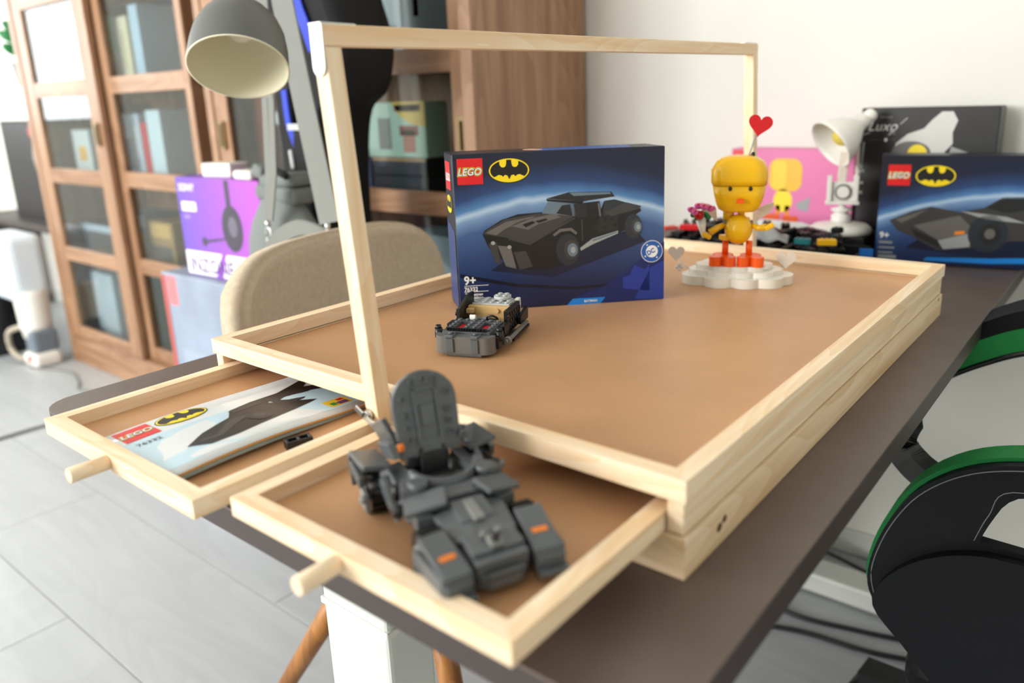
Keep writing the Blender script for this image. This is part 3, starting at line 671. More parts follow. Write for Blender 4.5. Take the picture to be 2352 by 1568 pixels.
# front pods with orange marker lights
for sg in (-1, 1):
    yw = -sg * 6
    slab(c2, 'pod_side', DGREY, (.036, .004, .017), (.054, sg * .0375, .013), (0, 0, yw))
    slab(c2, 'pod_body', DGREY, (.024, .017, .014), (.061, sg * .029, .013), (0, 0, yw))
    p = slab(c2, 'pod_panel', DGREY, (.034, .017, .0035), (.055, sg * .029, .0245), (0, 17, yw))
    part('marker_light', mat('amber_orange', (240, 132, 40), .4), p, lambda b: b.box(.0035, .0095, .0006, (.003, 0, .0019)))
    slab(c2, 'pod_lip', DGREY, (.010, .018, .004), (.073, sg * .0285, .0075), (0, 0, yw)); slab(c2, 'pod_slot', DGREY, (.0015, .012, .0025), (.0735, sg * .0285, .0125), (0, 0, yw))
    slab(c2, 'pod_lip', DGREY, (.008, .016, .003), (.071, sg * .0285, .0165), (0, 10, yw))
    # bonnet flank and shoulder panels
    slab(c2, 'bonnet_flank', DGREY, (.030, .014, .004), (.034, sg * .0135, .0275), (sg * -10, 6, sg * -8))
    slab(c2, 'shoulder_panel', DGREY, (.017, .026, .0035), (.012, sg * .0235, .0350), (sg * -14, 8, sg * 16))
    slab(c2, 'shoulder_block', DGREY, (.030, .010, .014), (.006, sg * .0250, .0235), (0, 0, sg * 8))
    slab(c2, 'hub_block', DGREY, (.010, .012, .010), (-.004, sg * .0270, .0345), (0, 0, 20 * sg))
    part('round_cap', DGREY, c2, lambda b: b.cyl(.0062, .005, (-.002, sg * .0225, .0400), seg=18, bev=.0006))
    part('black_pin', BLACK, c2, lambda b: (b.cyl(.004, .010, (-.004, sg * .0345, .024), (math.pi / 2, 0, 0), seg=14), b.cyl(.0026, .010, (-.010, sg * .034, .034), seg=12)))
    # long side blades
    def blade(b):
        Mx = Matrix.Translation((0, sg * .033, 0)) @ Matrix(((1, 0, 0, 0), (0, 0, -1, 0), (0, 1, 0, 0), (0, 0, 0, 1)))
        b.prism([(-.046, .024), (-.012, .012), (-.006, .016), (-.032, .036)], .003, M=Mx)
    part('side_blade', DGREY, c2, blade)
    slab(c2, 'side_blade', DGREY, (.044, .003, .009), (-.020, sg * .030, .027), (sg * 20, 24, sg * -7))
    slab(c2, 'flank', DGREY, (.050, .010, .016), (-.024, sg * .0215, .026), (sg * -12, 0, 0))
    # rear fenders
    slab(c2, 'rear_fender', DGREY, (.036, .020, .0035), (-.054, sg * .037, .0375), (sg * 12, -6, 0)); slab(c2, 'rear_fender', DGREY, (.003, .020, .022), (-.0725, sg * .037, .024), (0, -12, 0))
    slab(c2, 'fender_plate', MGREY, (.014, .003, .013), (-.040, sg * .0465, .017), (0, 0, sg * 4)); part('fender_stud', MGREY, c2, lambda b: b.cyl(.0028, .004, (-.034, sg * .0490, .021), (math.pi / 2, 0, 0), seg=12))
    slab(c2, 'fender_plate', DGREY, (.022, .004, .008), (-.054, sg * .0465, .030), (0, 10, 0))
    slab(c2, 'tail_blade', DGREY, (.030, .004, .020), (-.064, sg * .0225, .050), (sg * -18, -28, 0)); slab(c2, 'tail_blade', DGREY, (.026, .005, .012), (-.046, sg * .026, .046), (sg * -14, -20, 0))
    for i in range(3): slab(c2, 'louvre', DGREY, (.007, .010, .003), (.022 + .006 * i, sg * .006, .0325 - .0012 * i), (0, 14, 0))
    part('canopy_hinge_clip', mat('amber_orange', (240, 132, 40), .4) if sg < 0 else DGREY, c2, lambda b: b.box(.003, .004, .005, (-.034, sg * .0215, .0515), bev=.0006))
slab(c2, 'bonnet', DGREY, (.036, .020, .006), (.032, 0, .0275), (0, 7, 0)); slab(c2, 'bonnet_ridge', MGREY, (.020, .007, .003), (.030, 0, .0325), (0, 8, 0)); slab(c2, 'bonnet_step', DGREY, (.012, .026, .006), (.008, 0, .0335), (0, 6, 0))
# cockpit tub and curved windscreen wall
part('cockpit_tub', BLACK, c2, lambda b: b.bx(-.050, .002, -.0175, .0175, .014, .030))
part('cockpit_wall', DGREY, c2, lambda b: b.grid(lambda u, v: Vector((-.024 + .0265 * math.cos((u - .5) * 2.5) , .0235 * math.sin((u - .5) * 2.5) * 1.06, .029 + .016 * v - .004 * v * math.cos((u - .5) * 2.5))), 20, 2, thick=.003))
slab(c2, 'seat_back', BLACK, (.004, .018, .020), (-.034, 0, .036), (0, -14, 0)); slab(c2, 'dashboard', BLACK, (.008, .020, .005), (-.008, 0, .0345), (0, 20, 0)); part('control_stick', BLACK, c2, lambda b: b.cyl(.0014, .012, (-.012, .004, .040), (0, -.3, 0), seg=10))
# canopy: rounded shell swung up, with studs and a recess on its inner side
cn = part('canopy', DGREY, c2, lambda b: b.prism([(-.021, 0), (.021, 0), (.022, .032)] + [(.022 * math.cos(a), .036 + .021 * math.sin(a)) for a in [math.pi * k / 16 for k in range(17)]] + [(-.022, .032)], .005, bev=.0008), loc=(-.041, 0, .041), rot=(math.radians(90), 0, math.radians(90)))
cn.rotation_euler = (math.radians(90 + 0), 0, math.radians(90)); cn.matrix_basis = Matrix.Translation((-.040, 0, .041)) @ Euler((0, math.radians(-13), 0)).to_matrix().to_4x4() @ Euler((math.radians(90), 0, math.radians(90))).to_matrix().to_4x4()
part('canopy_rim', DGREY, cn, lambda b: (b.bx(-.0085, -.0065, .006, .046, .005, .0072), b.bx(.0065, .0085, .006, .046, .005, .0072), b.bx(-.0085, .0085, .044, .046, .005, .0072)))
part('canopy_recess', DGREY, cn, lambda b: b.bx(-.0062, .0062, .010, .0435, .005, .0056)); part('canopy_recess_bar', DGREY, cn, lambda b: (b.bx(-.0045, .0045, .020, .034, .0056, .0068), b.bx(-.0065, .0065, .002, .010, .005, .0066)))
for px_, py_ in ((-.0145, .012), (-.0145, .020), (-.0145, .028), (.0145, .012), (.0145, .020), (.0145, .028), (-.0155, .040), (.0155, .040), (-.008, .050), (0, .0515), (.008, .050)):
    part('anti_stud', DGREY, cn, lambda b: b.lathe([(.0022, .005), (.0022, .0068), (.0014, .0068), (.0014, .0052)], (px_, py_, 0), seg=12))
slab(c2, 'canopy_arm', DGREY, (.012, .020, .006), (-.044, 0, .040), (0, -20, 0)); slab(c2, 'engine_deck', DGREY, (.030, .030, .010), (-.058, 0, .034), (0, -6, 0)); slab(c2, 'engine_deck', BLACK, (.020, .020, .006), (-.064, 0, .042)); part('exhaust', BLACK, c2, lambda b: b.cyl(.009, .014, (-.074, 0, .030), (0, math.pi / 2, 0), seg=18))

# ---- small loose black part in the left drawer
def bracket_part(b):
    for (x0, x1, y0, y1) in ((-.011, .011, -.0055, -.0032), (-.011, .011, .0032, .0055), (-.011, -.0085, -.0032, .0032), (-.001, .0015, -.0032, .0032), (.0085, .011, -.0032, .0032)): b.bx(x0, x1, y0, y1, 0, .0075, bev=.0004)
    b.bx(.0015, .0085, -.0032, .0032, 0, .002)
o = tag(MB().build('brick_piece', BLACK), 'small loose black plastic frame piece beside the instruction booklet', 'toy part'); bpy.data.objects.remove(o)
b = MB(); bracket_part(b); o = b.build('brick_piece', BLACK, None, (-.327, -.062, DT + .0335), (0, 0, math.radians(72))); tag(o, 'small loose black plastic frame piece beside the instruction booklet', 'toy part')

# ------------------------------------------------------------------ instruction booklet
bk = thing('instruction_booklet', 'glossy pale blue instruction booklet with black car print lying in the drawer', 'booklet', (-.346, -.1575, DT + .0337), math.radians(90))
# local x runs along the reading direction (world +y), local y is up the page (world -x)
BKW, BKH = .205, .128
def bend(x, y_): return .0045 + .0035 * math.sin(x / BKW * 4.2 + .4) * (1 - .5 * y_ / BKH) + .002 * (1 - y_ / BKH)
def pagemesh(z0, z1, dx=0, dy=0, f=1.0):
    b = MB(); nu, nv = 24, 6
    top = [[b.bm.verts.new((dx + BKW * i / nu, dy + BKH * j / nv, bend(BKW * i / nu, BKH * j / nv) * f + z1)) for j in range(nv + 1)] for i in range(nu + 1)]
    bot = [[b.bm.verts.new((dx + BKW * i / nu, dy + BKH * j / nv, max(.0001, bend(BKW * i / nu, BKH * j / nv) * f + z0))) for j in range(nv + 1)] for i in range(nu + 1)]
    for i in range(nu):
        for j in range(nv):
            for g, rv in ((top, 0), (bot, 1)):
                q = (g[i][j], g[i + 1][j], g[i + 1][j + 1], g[i][j + 1]); fc = b.bm.faces.new(q[::-1] if rv else q); fc.smooth = True
    for i in range(nu):
        b.bm.faces.new((top[i][0], bot[i][0], bot[i + 1][0], top[i + 1][0])); b.bm.faces.new((top[i][nv], top[i + 1][nv], bot[i + 1][nv], bot[i][nv]))
    for j in range(nv):
        b.bm.faces.new((top[0][j], top[0][j + 1], bot[0][j + 1], bot[0][j])); b.bm.faces.new((top[nu][j], bot[nu][j], bot[nu][j + 1], top[nu][j + 1]))
    return b
PAGE = mat('page_edges', (146, 168, 172), .6); COVER = mat('cover_white', (226, 232, 236), .22, spec=.5)
pagemesh(-.0042, -.0012, f=.8).build('inner_pages', PAGE, bk); pagemesh(-.0011, -.0006, .001, -.0012, .93).build('orange_page', mat('page_orange', (226, 160, 70), .5), bk); pagemesh(-.0005, 0).build('cover', COVER, bk)
FB = Face(bk, (0, 0, 0), (1, 0, 0), (0, 1, 0), bend=bend)
FB.poly([(.001, .012), (.204, .012), (.204, .075), (.10, .088), (.001, .092)], mat('cover_pale_blue', (196, 224, 240), .25), 2, 'cover_tint')
FB.brick_logo(.006, .094, .030, 3); FB.bat_logo(.063, .112, .023, 3); FB.text('76332', .008, .078, .0085, P2, 5, off=.0001)
FB.poly([(.030, .040), (.052, .056), (.085, .070), (.095, .086), (.12, .092), (.15, .094), (.185, .108), (.188, .10), (.178, .09), (.190, .084), (.19, .07), (.178, .052), (.15, .044), (.11, .036), (.07, .028), (.045, .028)], P0, 3, 'cover_car')
FB.poly([(.040, .040), (.085, .064), (.10, .062), (.06, .036)], P2, 4, 'cover_car'); FB.poly([(.092, .084), (.128, .088), (.125, .08), (.095, .076)], P1, 4, 'cover_car'); FB.poly([(.130, .088), (.170, .092), (.176, .062), (.135, .056)], P1, 4, 'cover_car')
FB.poly(ell(.105, .052, .010, .012), P1, 5, 'cover_wheel'); FB.poly(ell(.105, .052, .005, .006), P2, 6, 'cover_wheel')
FB.poly(rrect(.158, .182, .016, .034, .003), mat('badge_yellow', (250, 204, 40), .3), 4, 'badge'); FB.poly([(.161, .019), (.167, .019), (.167, .026), (.161, .026)], mat('badge_green', (30, 140, 70), .3), 5, 'badge'); FB.poly([(.168, .018), (.179, .018), (.179, .025), (.168, .025)], mat('badge_purple', (110, 60, 130), .3), 5, 'badge'); FB.poly([(.172, .027), (.179, .027), (.179, .032), (.172, .032)], REDP, 5, 'badge')

# ------------------------------------------------------------------ brick-built chick on a cloud
bd = thing('brick_bird_figure', 'yellow brick-built toy chick with orange feet on a white cloud base', 'toy figure', (-.232, .595, DT + .0536), math.radians(23.6))
BW_ = mat('white_glossy_plastic', (240, 236, 226), .22); CREAM = mat('milky_plastic', (232, 220, 208), .25)
def cloud(lobes, n=150):
    out = []
    for k in range(n):
        a = 2 * math.pi * k / n; d = Vector((math.cos(a), math.sin(a))); best = 0
        for cx, cy, rr in lobes:      # furthest hit of a ray from the centre with each disc
            bq = d.x * cx + d.y * cy; cq = cx * cx + cy * cy - rr * rr; disc = bq * bq - cq
            if disc > 0: best = max(best, bq + math.sqrt(disc))
        out.append((d.x * best, d.y * best))
    return out
L1 = [(-.050, -.010, .024), (-.022, -.026, .022), (.012, -.030, .020), (.040, -.022, .022), (.054, -.002, .022), (.036, .022, .024), (0, .024, .026), (-.036, .018, .024), (0, 0, .03)]
part('cloud_base', BW_, bd, lambda b: b.prism(cloud(L1), .012, bev=.0022))
part('cloud_step', BW_, bd, lambda b: b.prism(cloud([(x * .84 - .002, y_ * .8 + .002, rr * .86) for x, y_, rr in L1]), .007, at=(0, 0, .012), bev=.0018))
part('cloud_step', BW_, bd, lambda b: b.prism(cloud([(x * .66 - .004, y_ * .62 + .004, rr * .76) for x, y_, rr in L1]), .006, at=(0, 0, .019), bev=.0015))
for (x, y_, sx, sy, z) in ((.030, -.020, .030, .012, .0145), (.036, -.014, .012, .010, .0235), (-.046, -.006, .020, .014, .0135), (-.010, -.030, .030, .010, .0125)): part('cloud_puff', BW_, bd, lambda b: b.box(sx, sy, .007, (x, y_, z), bev=.003, seg=3))
for a in (-2.5, -2.0, -1.3, -.6): part('foot_slot', BLACK, bd, lambda b: b.box(.005, .002, .0012, (.06 * math.cos(a), .047 * math.sin(a), .0012), (0, 0, a + 1.57)))
for sx in (-.0185, .0185):
    ft = part('foot', ORANGE, bd, lambda b: b.prism(cloud([(-.010, -.012, .0085), (.009, -.013, .0085), (0, .006, .014), (0, -.004, .008)]), .013, at=(sx, -.006, .025), bev=.0006))
    part('leg', ORANGE, bd, lambda b: b.cyl(.0044, .020, (sx * .86, -.001, .047), seg=16))
part('belly', YEL, bd, lambda b: b.sph(.0185, (.001, -.004, .0735), (1.0, .95, 1.12), seg=28))
part('body_back', YEL, bd, lambda b: b.bx(-.016, .016, .000, .016, .058, .088, bev=.002, seg=2)); part('hip_plate', YEL, bd, lambda b: b.box(.012, .014, .007, (-.017, -.004, .062), (0, 0, .4), bev=.0008))
part('neck', YEL, bd, lambda b: (b.cyl(.0075, .018, (-.013, .002, .094), seg=14), b.cyl(.0048, .018, (.004, .002, .094), seg=14)))
# plain rounded head in two halves with a seam
def head_half(name, rows):
    def f(b):
        rings = [[b.bm.verts.new((p[0], p[1], z)) for p in rrect(-w, w, -d_, d_, min(w, d_) * .62, 6)] for z, w, d_ in rows]
        n = len(rings[0])
        for r0, r1 in zip(rings, rings[1:]):
            for k in range(n):
                q = b.bm.faces.new((r0[k], r0[(k + 1) % n], r1[(k + 1) % n], r1[k])); q.smooth = True
        b.bm.faces.new(rings[0][::-1]); b.bm.faces.new(rings[-1])
    return part(name, YEL, bd, f)
head_half('head_lower', [(.0985, .020, .017), (.102, .0265, .021), (.110, .030, .0238), (.120, .0325, .0258), (.1345, .0350, .0276)])
head_half('head_upper', [(.1350, .0358, .0284), (.142, .0366, .0290), (.150, .0366, .0290), (.158, .0350, .0276), (.165, .0310, .0244), (.170, .0240, .0190), (.1728, .0150, .0120)])
part('head_tile', YEL, bd, lambda b: (b.bx(-.0372, -.033, -.010, .012, .137, .156, bev=.0008)))
part('beak', ORANGE, bd, lambda b: b.prism([(-.0055, 0), (.0055, 0), (.0038, .006), (-.0038, .006)], .005, M=Matrix.Translation((.002, -.0285, .1125)) @ Matrix(((1, 0, 0, 0), (0, 0, -1, 0), (0, 1, 0, 0), (0, 0, 0, 1))), bev=.0006))
for sx in (-.0115, .0145): part('eye', BLACK, bd, lambda b: b.sph(.0026, (sx, -.0279, .1315), (1, .5, 1.2), seg=14))
for sg in (-1, 1):
    part('wing', CREAM, bd, lambda b: b.prism([(0, 0), (.020 * sg, .014), (.023 * sg, .026), (.012 * sg, .024), (.002 * sg, .018)], .003, M=Matrix.Translation((sg * .018 + (.006 if sg > 0 else -.01), .012, .082)) @ Matrix(((1, 0, 0, 0), (0, 0, -1, 0), (0, 1, 0, 0), (0, 0, 0, 1)))))
    ar = part('arm', YEL, bd, lambda b: b.tube([(sg * .017, -.004, .080), (sg * .027, -.008, .076), (sg * .037, -.012, .070 if sg < 0 else .078)], [.0032, .0042, .005], seg=10))
    part('arm_joint', MGREY, ar, lambda b: b.cyl(.0026, .007, (sg * .0175, -.004, .082), (.6, 0, 0), seg=12))
    part('hand', YEL, ar, lambda b: b.box(.013, .008, .007, (sg * .041, -.013, .066 if sg < 0 else .079), (0, .5 * -sg, 0), bev=.002, seg=2))
# heart on a rod
part('rod', LGREY, bd, lambda b: b.tube([(.010, 0, .168), (.0185, 0, .200)], .0013, seg=8)); part('rod_socket', BLACK, bd, lambda b: b.cyl(.0035, .006, (.0165, .002, .174), (0, .25, 0), seg=12, r2=.0018))
def heart(w, n=40):
    out = []
    for k in range(n):
        t = 2 * math.pi * k / n; out.append((w * .5 * math.sin(t) ** 3, w * .5 * (13 * math.cos(t) - 5 * math.cos(2 * t) - 2 * math.cos(3 * t) - math.cos(4 * t)) / 15.5))
    return out
MV = Matrix(((1, 0, 0, 0), (0, 0, -1, 0), (0, 1, 0, 0), (0, 0, 0, 1)))
part('heart', RED, bd, lambda b: b.prism(heart(.031), .006, M=Matrix.Translation((.024, .003, .2125)) @ Matrix.Rotation(.18, 4, 'Y') @ MV, bev=.0008))
# bouquet
part('bouquet_cone', BW_, bd, lambda b: b.cyl(.0022, .026, (-.0475, -.012, .076), (-.1, -.18, 0), seg=18, r2=.0078))
LEAF = mat('leaf_green', (24, 120, 60), .4); ROSE = mat('pink_plastic', (238, 110, 190), .35)
for k in range(9):
    a = k * .7; part('leaf', LEAF, bd, lambda b: b.sph(.0046, (-.050 + .0095 * math.cos(a), -.012 + .008 * math.sin(a), .0915 + .002 * (k % 3)), (1.2, .6, .8), (0, .4, a), seg=10))
for k, (x, y_, z) in enumerate(((-.062, -.012, .101), (-.053, -.004, .105), (-.045, -.010, .1045), (-.037, -.006, .102), (-.056, -.020, .098))):
    rs = part('rose', ROSE, bd, lambda b: (b.sph(.0056, (x, y_, z), (1, 1, .8), seg=14), [b.sph(.0026, (x + .0042 * math.cos(q), y_ + .0042 * math.sin(q), z + .001), seg=8) for q in (0, 1.26, 2.5, 3.8, 5.0)]))
    part('rose_centre', RED, rs, lambda b: b.sph(.0024, (x, y_ - .004, z + .0022), seg=10))
part('rose', RED, bd, lambda b: (b.sph(.0058, (-.051, -.021, .0955), (1, .8, 1), seg=14), b.tube([(-.051 + .0052 * math.cos(q), -.0245, .0955 + .0052 * math.sin(q)) for q in [2 * math.pi * k / 16 for k in range(17)]], .0012, seg=6)))
# milky hearts on clear stems beside the cloud
for (x, y_, z, w) in ((-.083, .004, .038, .023), (.066, .012, .030, .026)): part('milky_heart', CREAM, bd, lambda b: b.prism(heart(w), .005, M=Matrix.Translation((x, y_, z)) @ MV, bev=.0006))
part('clear_stem', CREAM, bd, lambda b: b.tube(spline([(-.040, -.002, .017), (-.058, -.006, .016), (-.070, -.006, .022), (-.080, .002, .034)]), .0009, seg=6)); part('clear_flower', CREAM, bd, lambda b: [b.sph(.0030, (-.078 + .0034 * math.cos(a), -.004, .019 + .0034 * math.sin(a)), seg=8) for a in (0, 1.57, 3.14, 4.7)])
part('clear_stem', CREAM, bd, lambda b: b.tube([(.050, .010, .012), (.060, .012, .018), (.066, .0125, .024)], .0012, seg=6))

# ------------------------------------------------------------------ white brick-built desk lamp and what it stands on
TRAYB = mat('black_tray', (24, 25, 28), .5)
tr = thing('parts_tray', 'shallow black plastic tray behind the pine board holding loose bricks', 'tray', (-.40, .953, DT + .0005), 0)
part('tray_floor', TRAYB, tr, lambda b: b.bx(-.14, .225, -.105, .10, 0, .004)); 
for (x0, x1, y0, y1) in ((-.14, .225, -.105, -.101), (-.14, .225, .096, .10), (-.14, -.136, -.101, .096), (.221, .225, -.101, .096)): part('tray_side', TRAYB, tr, lambda b: b.bx(x0, x1, y0, y1, .004, .030, bev=.0008))
pd = tag(part('lamp_plinth', TRAYB, None, lambda b: b.box(.11, .10, .041, bev=.002), loc=(-.250, 1.112, DT + .0005 + .0205), rot=(0, 0, .04)), 'black low carton under the white toy lamp', 'box')
tl = thing('toy_desk_lamp', 'white brick-built desk lamp with a tilted conical shade', 'toy lamp', (-.250, 1.110, DT + .0422), math.radians(20))
part('lamp_base', WHITE, tl, lambda b: b.lathe([(.0, 0), (.055, 0), (.057, .004), (.055, .010), (.048, .016), (.020, .020), (.0, .020)], seg=40))
part('base_hub', WHITE, tl, lambda b: b.lathe([(.0, .018), (.018, .018), (.018, .034), (.013, .036), (.013, .040), (.019, .042), (.019, .046), (.006, .049), (.005, .056), (.0, .056)], seg=28))
part('lower_frame', WHITE, tl, lambda b: (b.bx(-.030, .030, -.010, .010, .054, .060, bev=.001), b.bx(-.028, -.020, -.012, .012, .060, .108, bev=.001), b.bx(.018, .027, -.012, .012, .060, .108, bev=.001), b.bx(-.020, .018, -.006, .006, .060, .096, bev=.001)))
part('spring_coil', MGREY, tl, lambda b: (b.cyl(.015, .004, (0, -.008, .078), (math.pi / 2, 0, 0), seg=24), b.cyl(.004, .005, (0, -.0095, .078), (math.pi / 2, 0, 0), seg=14)))
part('spring_cap', WHITE, tl, lambda b: b.cyl(.011, .003, (0, -.0112, .078), (math.pi / 2, 0, 0), seg=24))
part('upper_arm', CREAM, tl, lambda b: (b.box(.016, .010, .056, (-.002, 0, .122), (0, .06, 0), bev=.001), b.box(.006, .008, .070, (.022, 0, .138), (0, -.02, 0), bev=.001)))
part('arm_pin', MGREY, tl, lambda b: (b.tube([(.028, -.006, .10), (.030, -.006, .17)], .0016, seg=8), b.cyl(.004, .020, (.027, 0, .125), (math.pi / 2, 0, 0), seg=12), b.cyl(.004, .022, (.020, 0, .168), (math.pi / 2, 0, 0), seg=12)))
for z in (.076, .094, .116): part('stud_pin', WHITE, tl, lambda b: b.cyl(.003, .008, (.030, 0, z), (0, math.pi / 2, 0), seg=12))
# shade: axis from rear cap down-left and towards the viewer
ax = Vector((-.70, -.42, -.52)).normalized(); q = Vector((0, 0, 1)).rotation_difference(ax).to_euler(); sp_ = Vector((.024, .018, .204))
part('shade', WHITE, tl, lambda b: b.lathe([(.0, -.012), (.012, -.012), (.015, -.008), (.015, .006), (.019, .012), (.030, .026), (.041, .046), (.047, .064), (.049, .072), (.0478, .072), (.0455, .064), (.039, .046), (.028, .028), (.0, .020)], tuple(sp_), q, seg=36))
part('bulb', mat('pale_yellow_plastic', (236, 214, 96), .35), tl, lambda b: b.sph(.019, tuple(sp_ + ax * .042), seg=20))
part('shade_cap', WHITE, tl, lambda b: b.lathe([(0, -.030), (.010, -.030), (.012, -.026), (.012, -.012), (0, -.012)], tuple(sp_), q, seg=20))
part('shade_slot', MGREY, tl, lambda b: [b.box(.001, .003, .010, tuple(sp_ + Euler(q).to_matrix() @ Vector((.0152 * math.cos(a), .0152 * math.sin(a), -.001))), tuple((Euler(q).to_matrix() @ Euler((0, 0, a)).to_matrix()).to_euler())) for a in (2.6, 3.1, 3.6, 4.1, 4.6)])

# loose bricks in and around the tray: every brick its own thing
def brick_mesh(nx, ny, h, name, m):
    b = MB(); b.bx(-nx * .004, nx * .004, -ny * .004, ny * .004, 0, h, bev=.0004)
    studs(b, [(i - (nx - 1) / 2) * S for i in range(nx)], [(j - (ny - 1) / 2) * S for j in range(ny)], h)
    return b.build(name, m)
protos = [brick_mesh(4, 2, .0096, 'loose_brick', BLACK), brick_mesh(6, 2, .0032, 'loose_brick', BLACK), brick_mesh(2, 2, .0096, 'loose_brick', BLACK), brick_mesh(8, 1, .0096, 'loose_brick', BLACK)]
rnd = random.Random(3)
def j_of(y_): return round((y_ - .873) / .036)
used = set(); cells = []
for i in range(11):
    for j in range(5): cells.append((-.52 + i * .0325, .873 + j * .036))
for n, (x, y_) in enumerate(cells):
    if Vector((x, y_)) and False: continue
    lx, ly = x + .40, y_ - .953
    if not (-.115 < lx < .20 and -.085 < ly < .08): continue
    for lev in range(4 + (j_of(y_) > 1)):
        k = rnd.randrange(4); src = protos[k]
        loc = (x + rnd.uniform(-.004, .004), y_ + rnd.uniform(-.003, .003), DT + .0052 + lev * .0128)
        rot = (rnd.uniform(-.12, .12) * (lev > 0), rnd.uniform(-.12, .12) * (lev > 0), rnd.uniform(0, 3.14))
        if k not in used: o = src; o.location = loc; o.rotation_euler = rot; used.add(k)
        else: o = dup(src, None, loc, rot)
        tag(o, ('four by two loose black brick heaped in the black tray', 'flat six by two loose black plate heaped in the black tray', 'square two by two loose black brick heaped in the black tray', 'long one-stud-wide loose black brick heaped in the black tray')[k], 'toy brick', 'loose black bricks in the tray')
for nm, m, lab, loc, sz, rt in (('loose_brick', mat('dark_blue_plastic', (20, 110, 200), .35), 'bright blue brick packet at the end of the black tray', (-.163, .975, DT + .0205), (.022, .006, .040), .3), ('loose_brick', YEL, 'yellow loose brick lying on the heap of black bricks', (-.208, .903, DT + .060), (.030, .012, .0096), .5), ('loose_brick', mat('teal_plastic', (20, 110, 120), .35), 'teal loose brick lying on the heap of black bricks', (-.245, .893, DT + .060), (.026, .012, .0096), .1), ('loose_brick', RED, 'red loose brick lying on the heap of black bricks', (-.47, .918, DT + .064), (.036, .016, .0096), .3), ('loose_brick', mat('coral_plastic', (226, 84, 74), .35), 'coral red loose plate lying on the heap of black bricks', (-.505, .903, DT + .062), (.03, .016, .006), 1.0)):
    b = MB(); b.box(*sz, bev=.0005); studs(b, (-.008, 0, .008) if sz[1] > .008 else (), (0,), sz[2] / 2)
    tag(b.build(nm, m, None, loc, (0, 0, rt)), lab, 'toy brick')
bg = MB(); bg.grid(lambda u, v: Vector((.09 * (u - .5), .05 * (v - .5), .022 * math.sin(math.pi * u) * math.sin(math.pi * v) + .003 * math.sin(17 * u + 5 * v) + .002 * math.sin(23 * v))), 18, 12, thick=.0006)
tag(bg.build('plastic_bag', mat('clear_bag_film', (150, 152, 154), .2), None, (-.315, .886, DT + .060), (0, 0, .3)), 'crumpled grey see-through bag on the heap of black bricks', 'bag')

# ------------------------------------------------------------------ display cabinets with sliding glass doors
CY, CB = .84, 1.25
RAILZ = [1.04, .72, .40, .077, -.238]
def cabinet(label, x0, x1, doors, handles):
    t = thing('display_cabinet', label, 'cabinet', (0, 0, DT))
    zb, zt = -DT + .0005, 1.13
    for a, b_ in ((x0, x0 + .035), (x1 - .035, x1)): part('side_panel', CABW['z'], t, lambda b: b.bx(a, b_, CY - .004, CB, zb, zt, bev=.002))
    part('top_panel', CABW['x'], t, lambda b: b.bx(x0 + .035, x1 - .035, CY, CB, zt - .03, zt)); part('plinth', CABW['x'], t, lambda b: b.bx(x0 + .035, x1 - .035, CY, CB, zb, -.60, bev=.001))
    part('back_panel', CABW['z'], t, lambda b: b.bx(x0 + .035, x1 - .035, CB - .012, CB, -.60, zt - .03))
    for z in RAILZ[1:] : part('shelf', CABW['x'], t, lambda b: b.bx(x0 + .036, x1 - .036, CY + .06, CB - .013, z - .012, z + .010))
    for (a, b_, yf, st) in doors:
        d = part('door', CABW['z'], t, lambda b: (b.bx(a, a + st[0], yf, yf + .022, -.598, zt - .031, bev=.0015), b.bx(b_ - st[1], b_, yf, yf + .022, -.598, zt - .031, bev=.0015)))
        zz = [(-.598, -.55)] + [(z - .028, z + .028) for z in sorted(RAILZ)] + [(zt - .08, zt - .031)]
        for z0, z1 in zz: part('door_rail', CABW['x'], d, lambda b: b.bx(a + st[0], b_ - st[1], yf + .001, yf + .021, z0, z1, bev=.0012))
        for (_, z0), (z1, _) in zip(zz, zz[1:]): 
            if z1 - z0 > .05: part('pane', GLASS, d, lambda b: b.bx(a + st[0], b_ - st[1], yf + .009, yf + .013, z0, z1))
    for hx, yf in handles:
        BR = mat('brass_pull', (146, 126, 92), .4, metal=.8)
        part('recessed_handle', BR, t, lambda b: (b.bx(hx - .014, hx - .004, yf - .009, yf, .195, .275), b.bx(hx + .008, hx + .014, yf - .009, yf, .195, .275), b.bx(hx - .004, hx + .008, yf - .009, yf, .195, .203), b.bx(hx - .004, hx + .008, yf - .009, yf, .267, .275)))
        part('handle_slot', BR, t, lambda b: b.bx(hx - .004, hx + .008, yf - .0012, yf, .203, .267))
    return t
cabinet('tall brown wooden display cabinet with sliding glass doors beside the black bin', -3.352, -2.064, [(-3.316, -2.700, CY, (.083, .085)), (-2.735, -2.100, CY + .03, (.080, .060))], [(-2.742, CY)])
cabinet('tall brown wooden glass-door cabinet whose plain side panel meets the white wall', -1.995, -.932, [(-1.958, -1.440, CY, (.070, .070)), (-1.490, -.968, CY + .03, (.070, .062))], [(-1.925, CY), (-.999, CY + .03)])
def shelf_item(name, label, cat, x0, x1, z0, h, c, d=.12, y0=.93, rough=.45, extra=None, m=None):
    t = thing(name, label, cat, ((x0 + x1) / 2, y0, DT + z0))
    w = x1 - x0
    part('box_body', m or mat('carton_%d_%d_%d' % c, c, rough), t, lambda b: b.bx(-w / 2, w / 2, 0, d, .0006, h, bev=.0015))
    if extra:
        F = Face(t, (-w / 2, -.0003, 0), (1, 0, 0), (0, 0, 1))
        for pts, pc in extra: F.poly([(p[0] * w, p[1] * h) for p in pts], mat('print_%d_%d_%d' % pc, pc, .45), 1, 'print_panel')
    return t
def R_(a, b_, c, d): return [(a, c), (b_, c), (b_, d), (a, d)]
SA, SB, SC, SD = .411, .088, -.227, -.5995
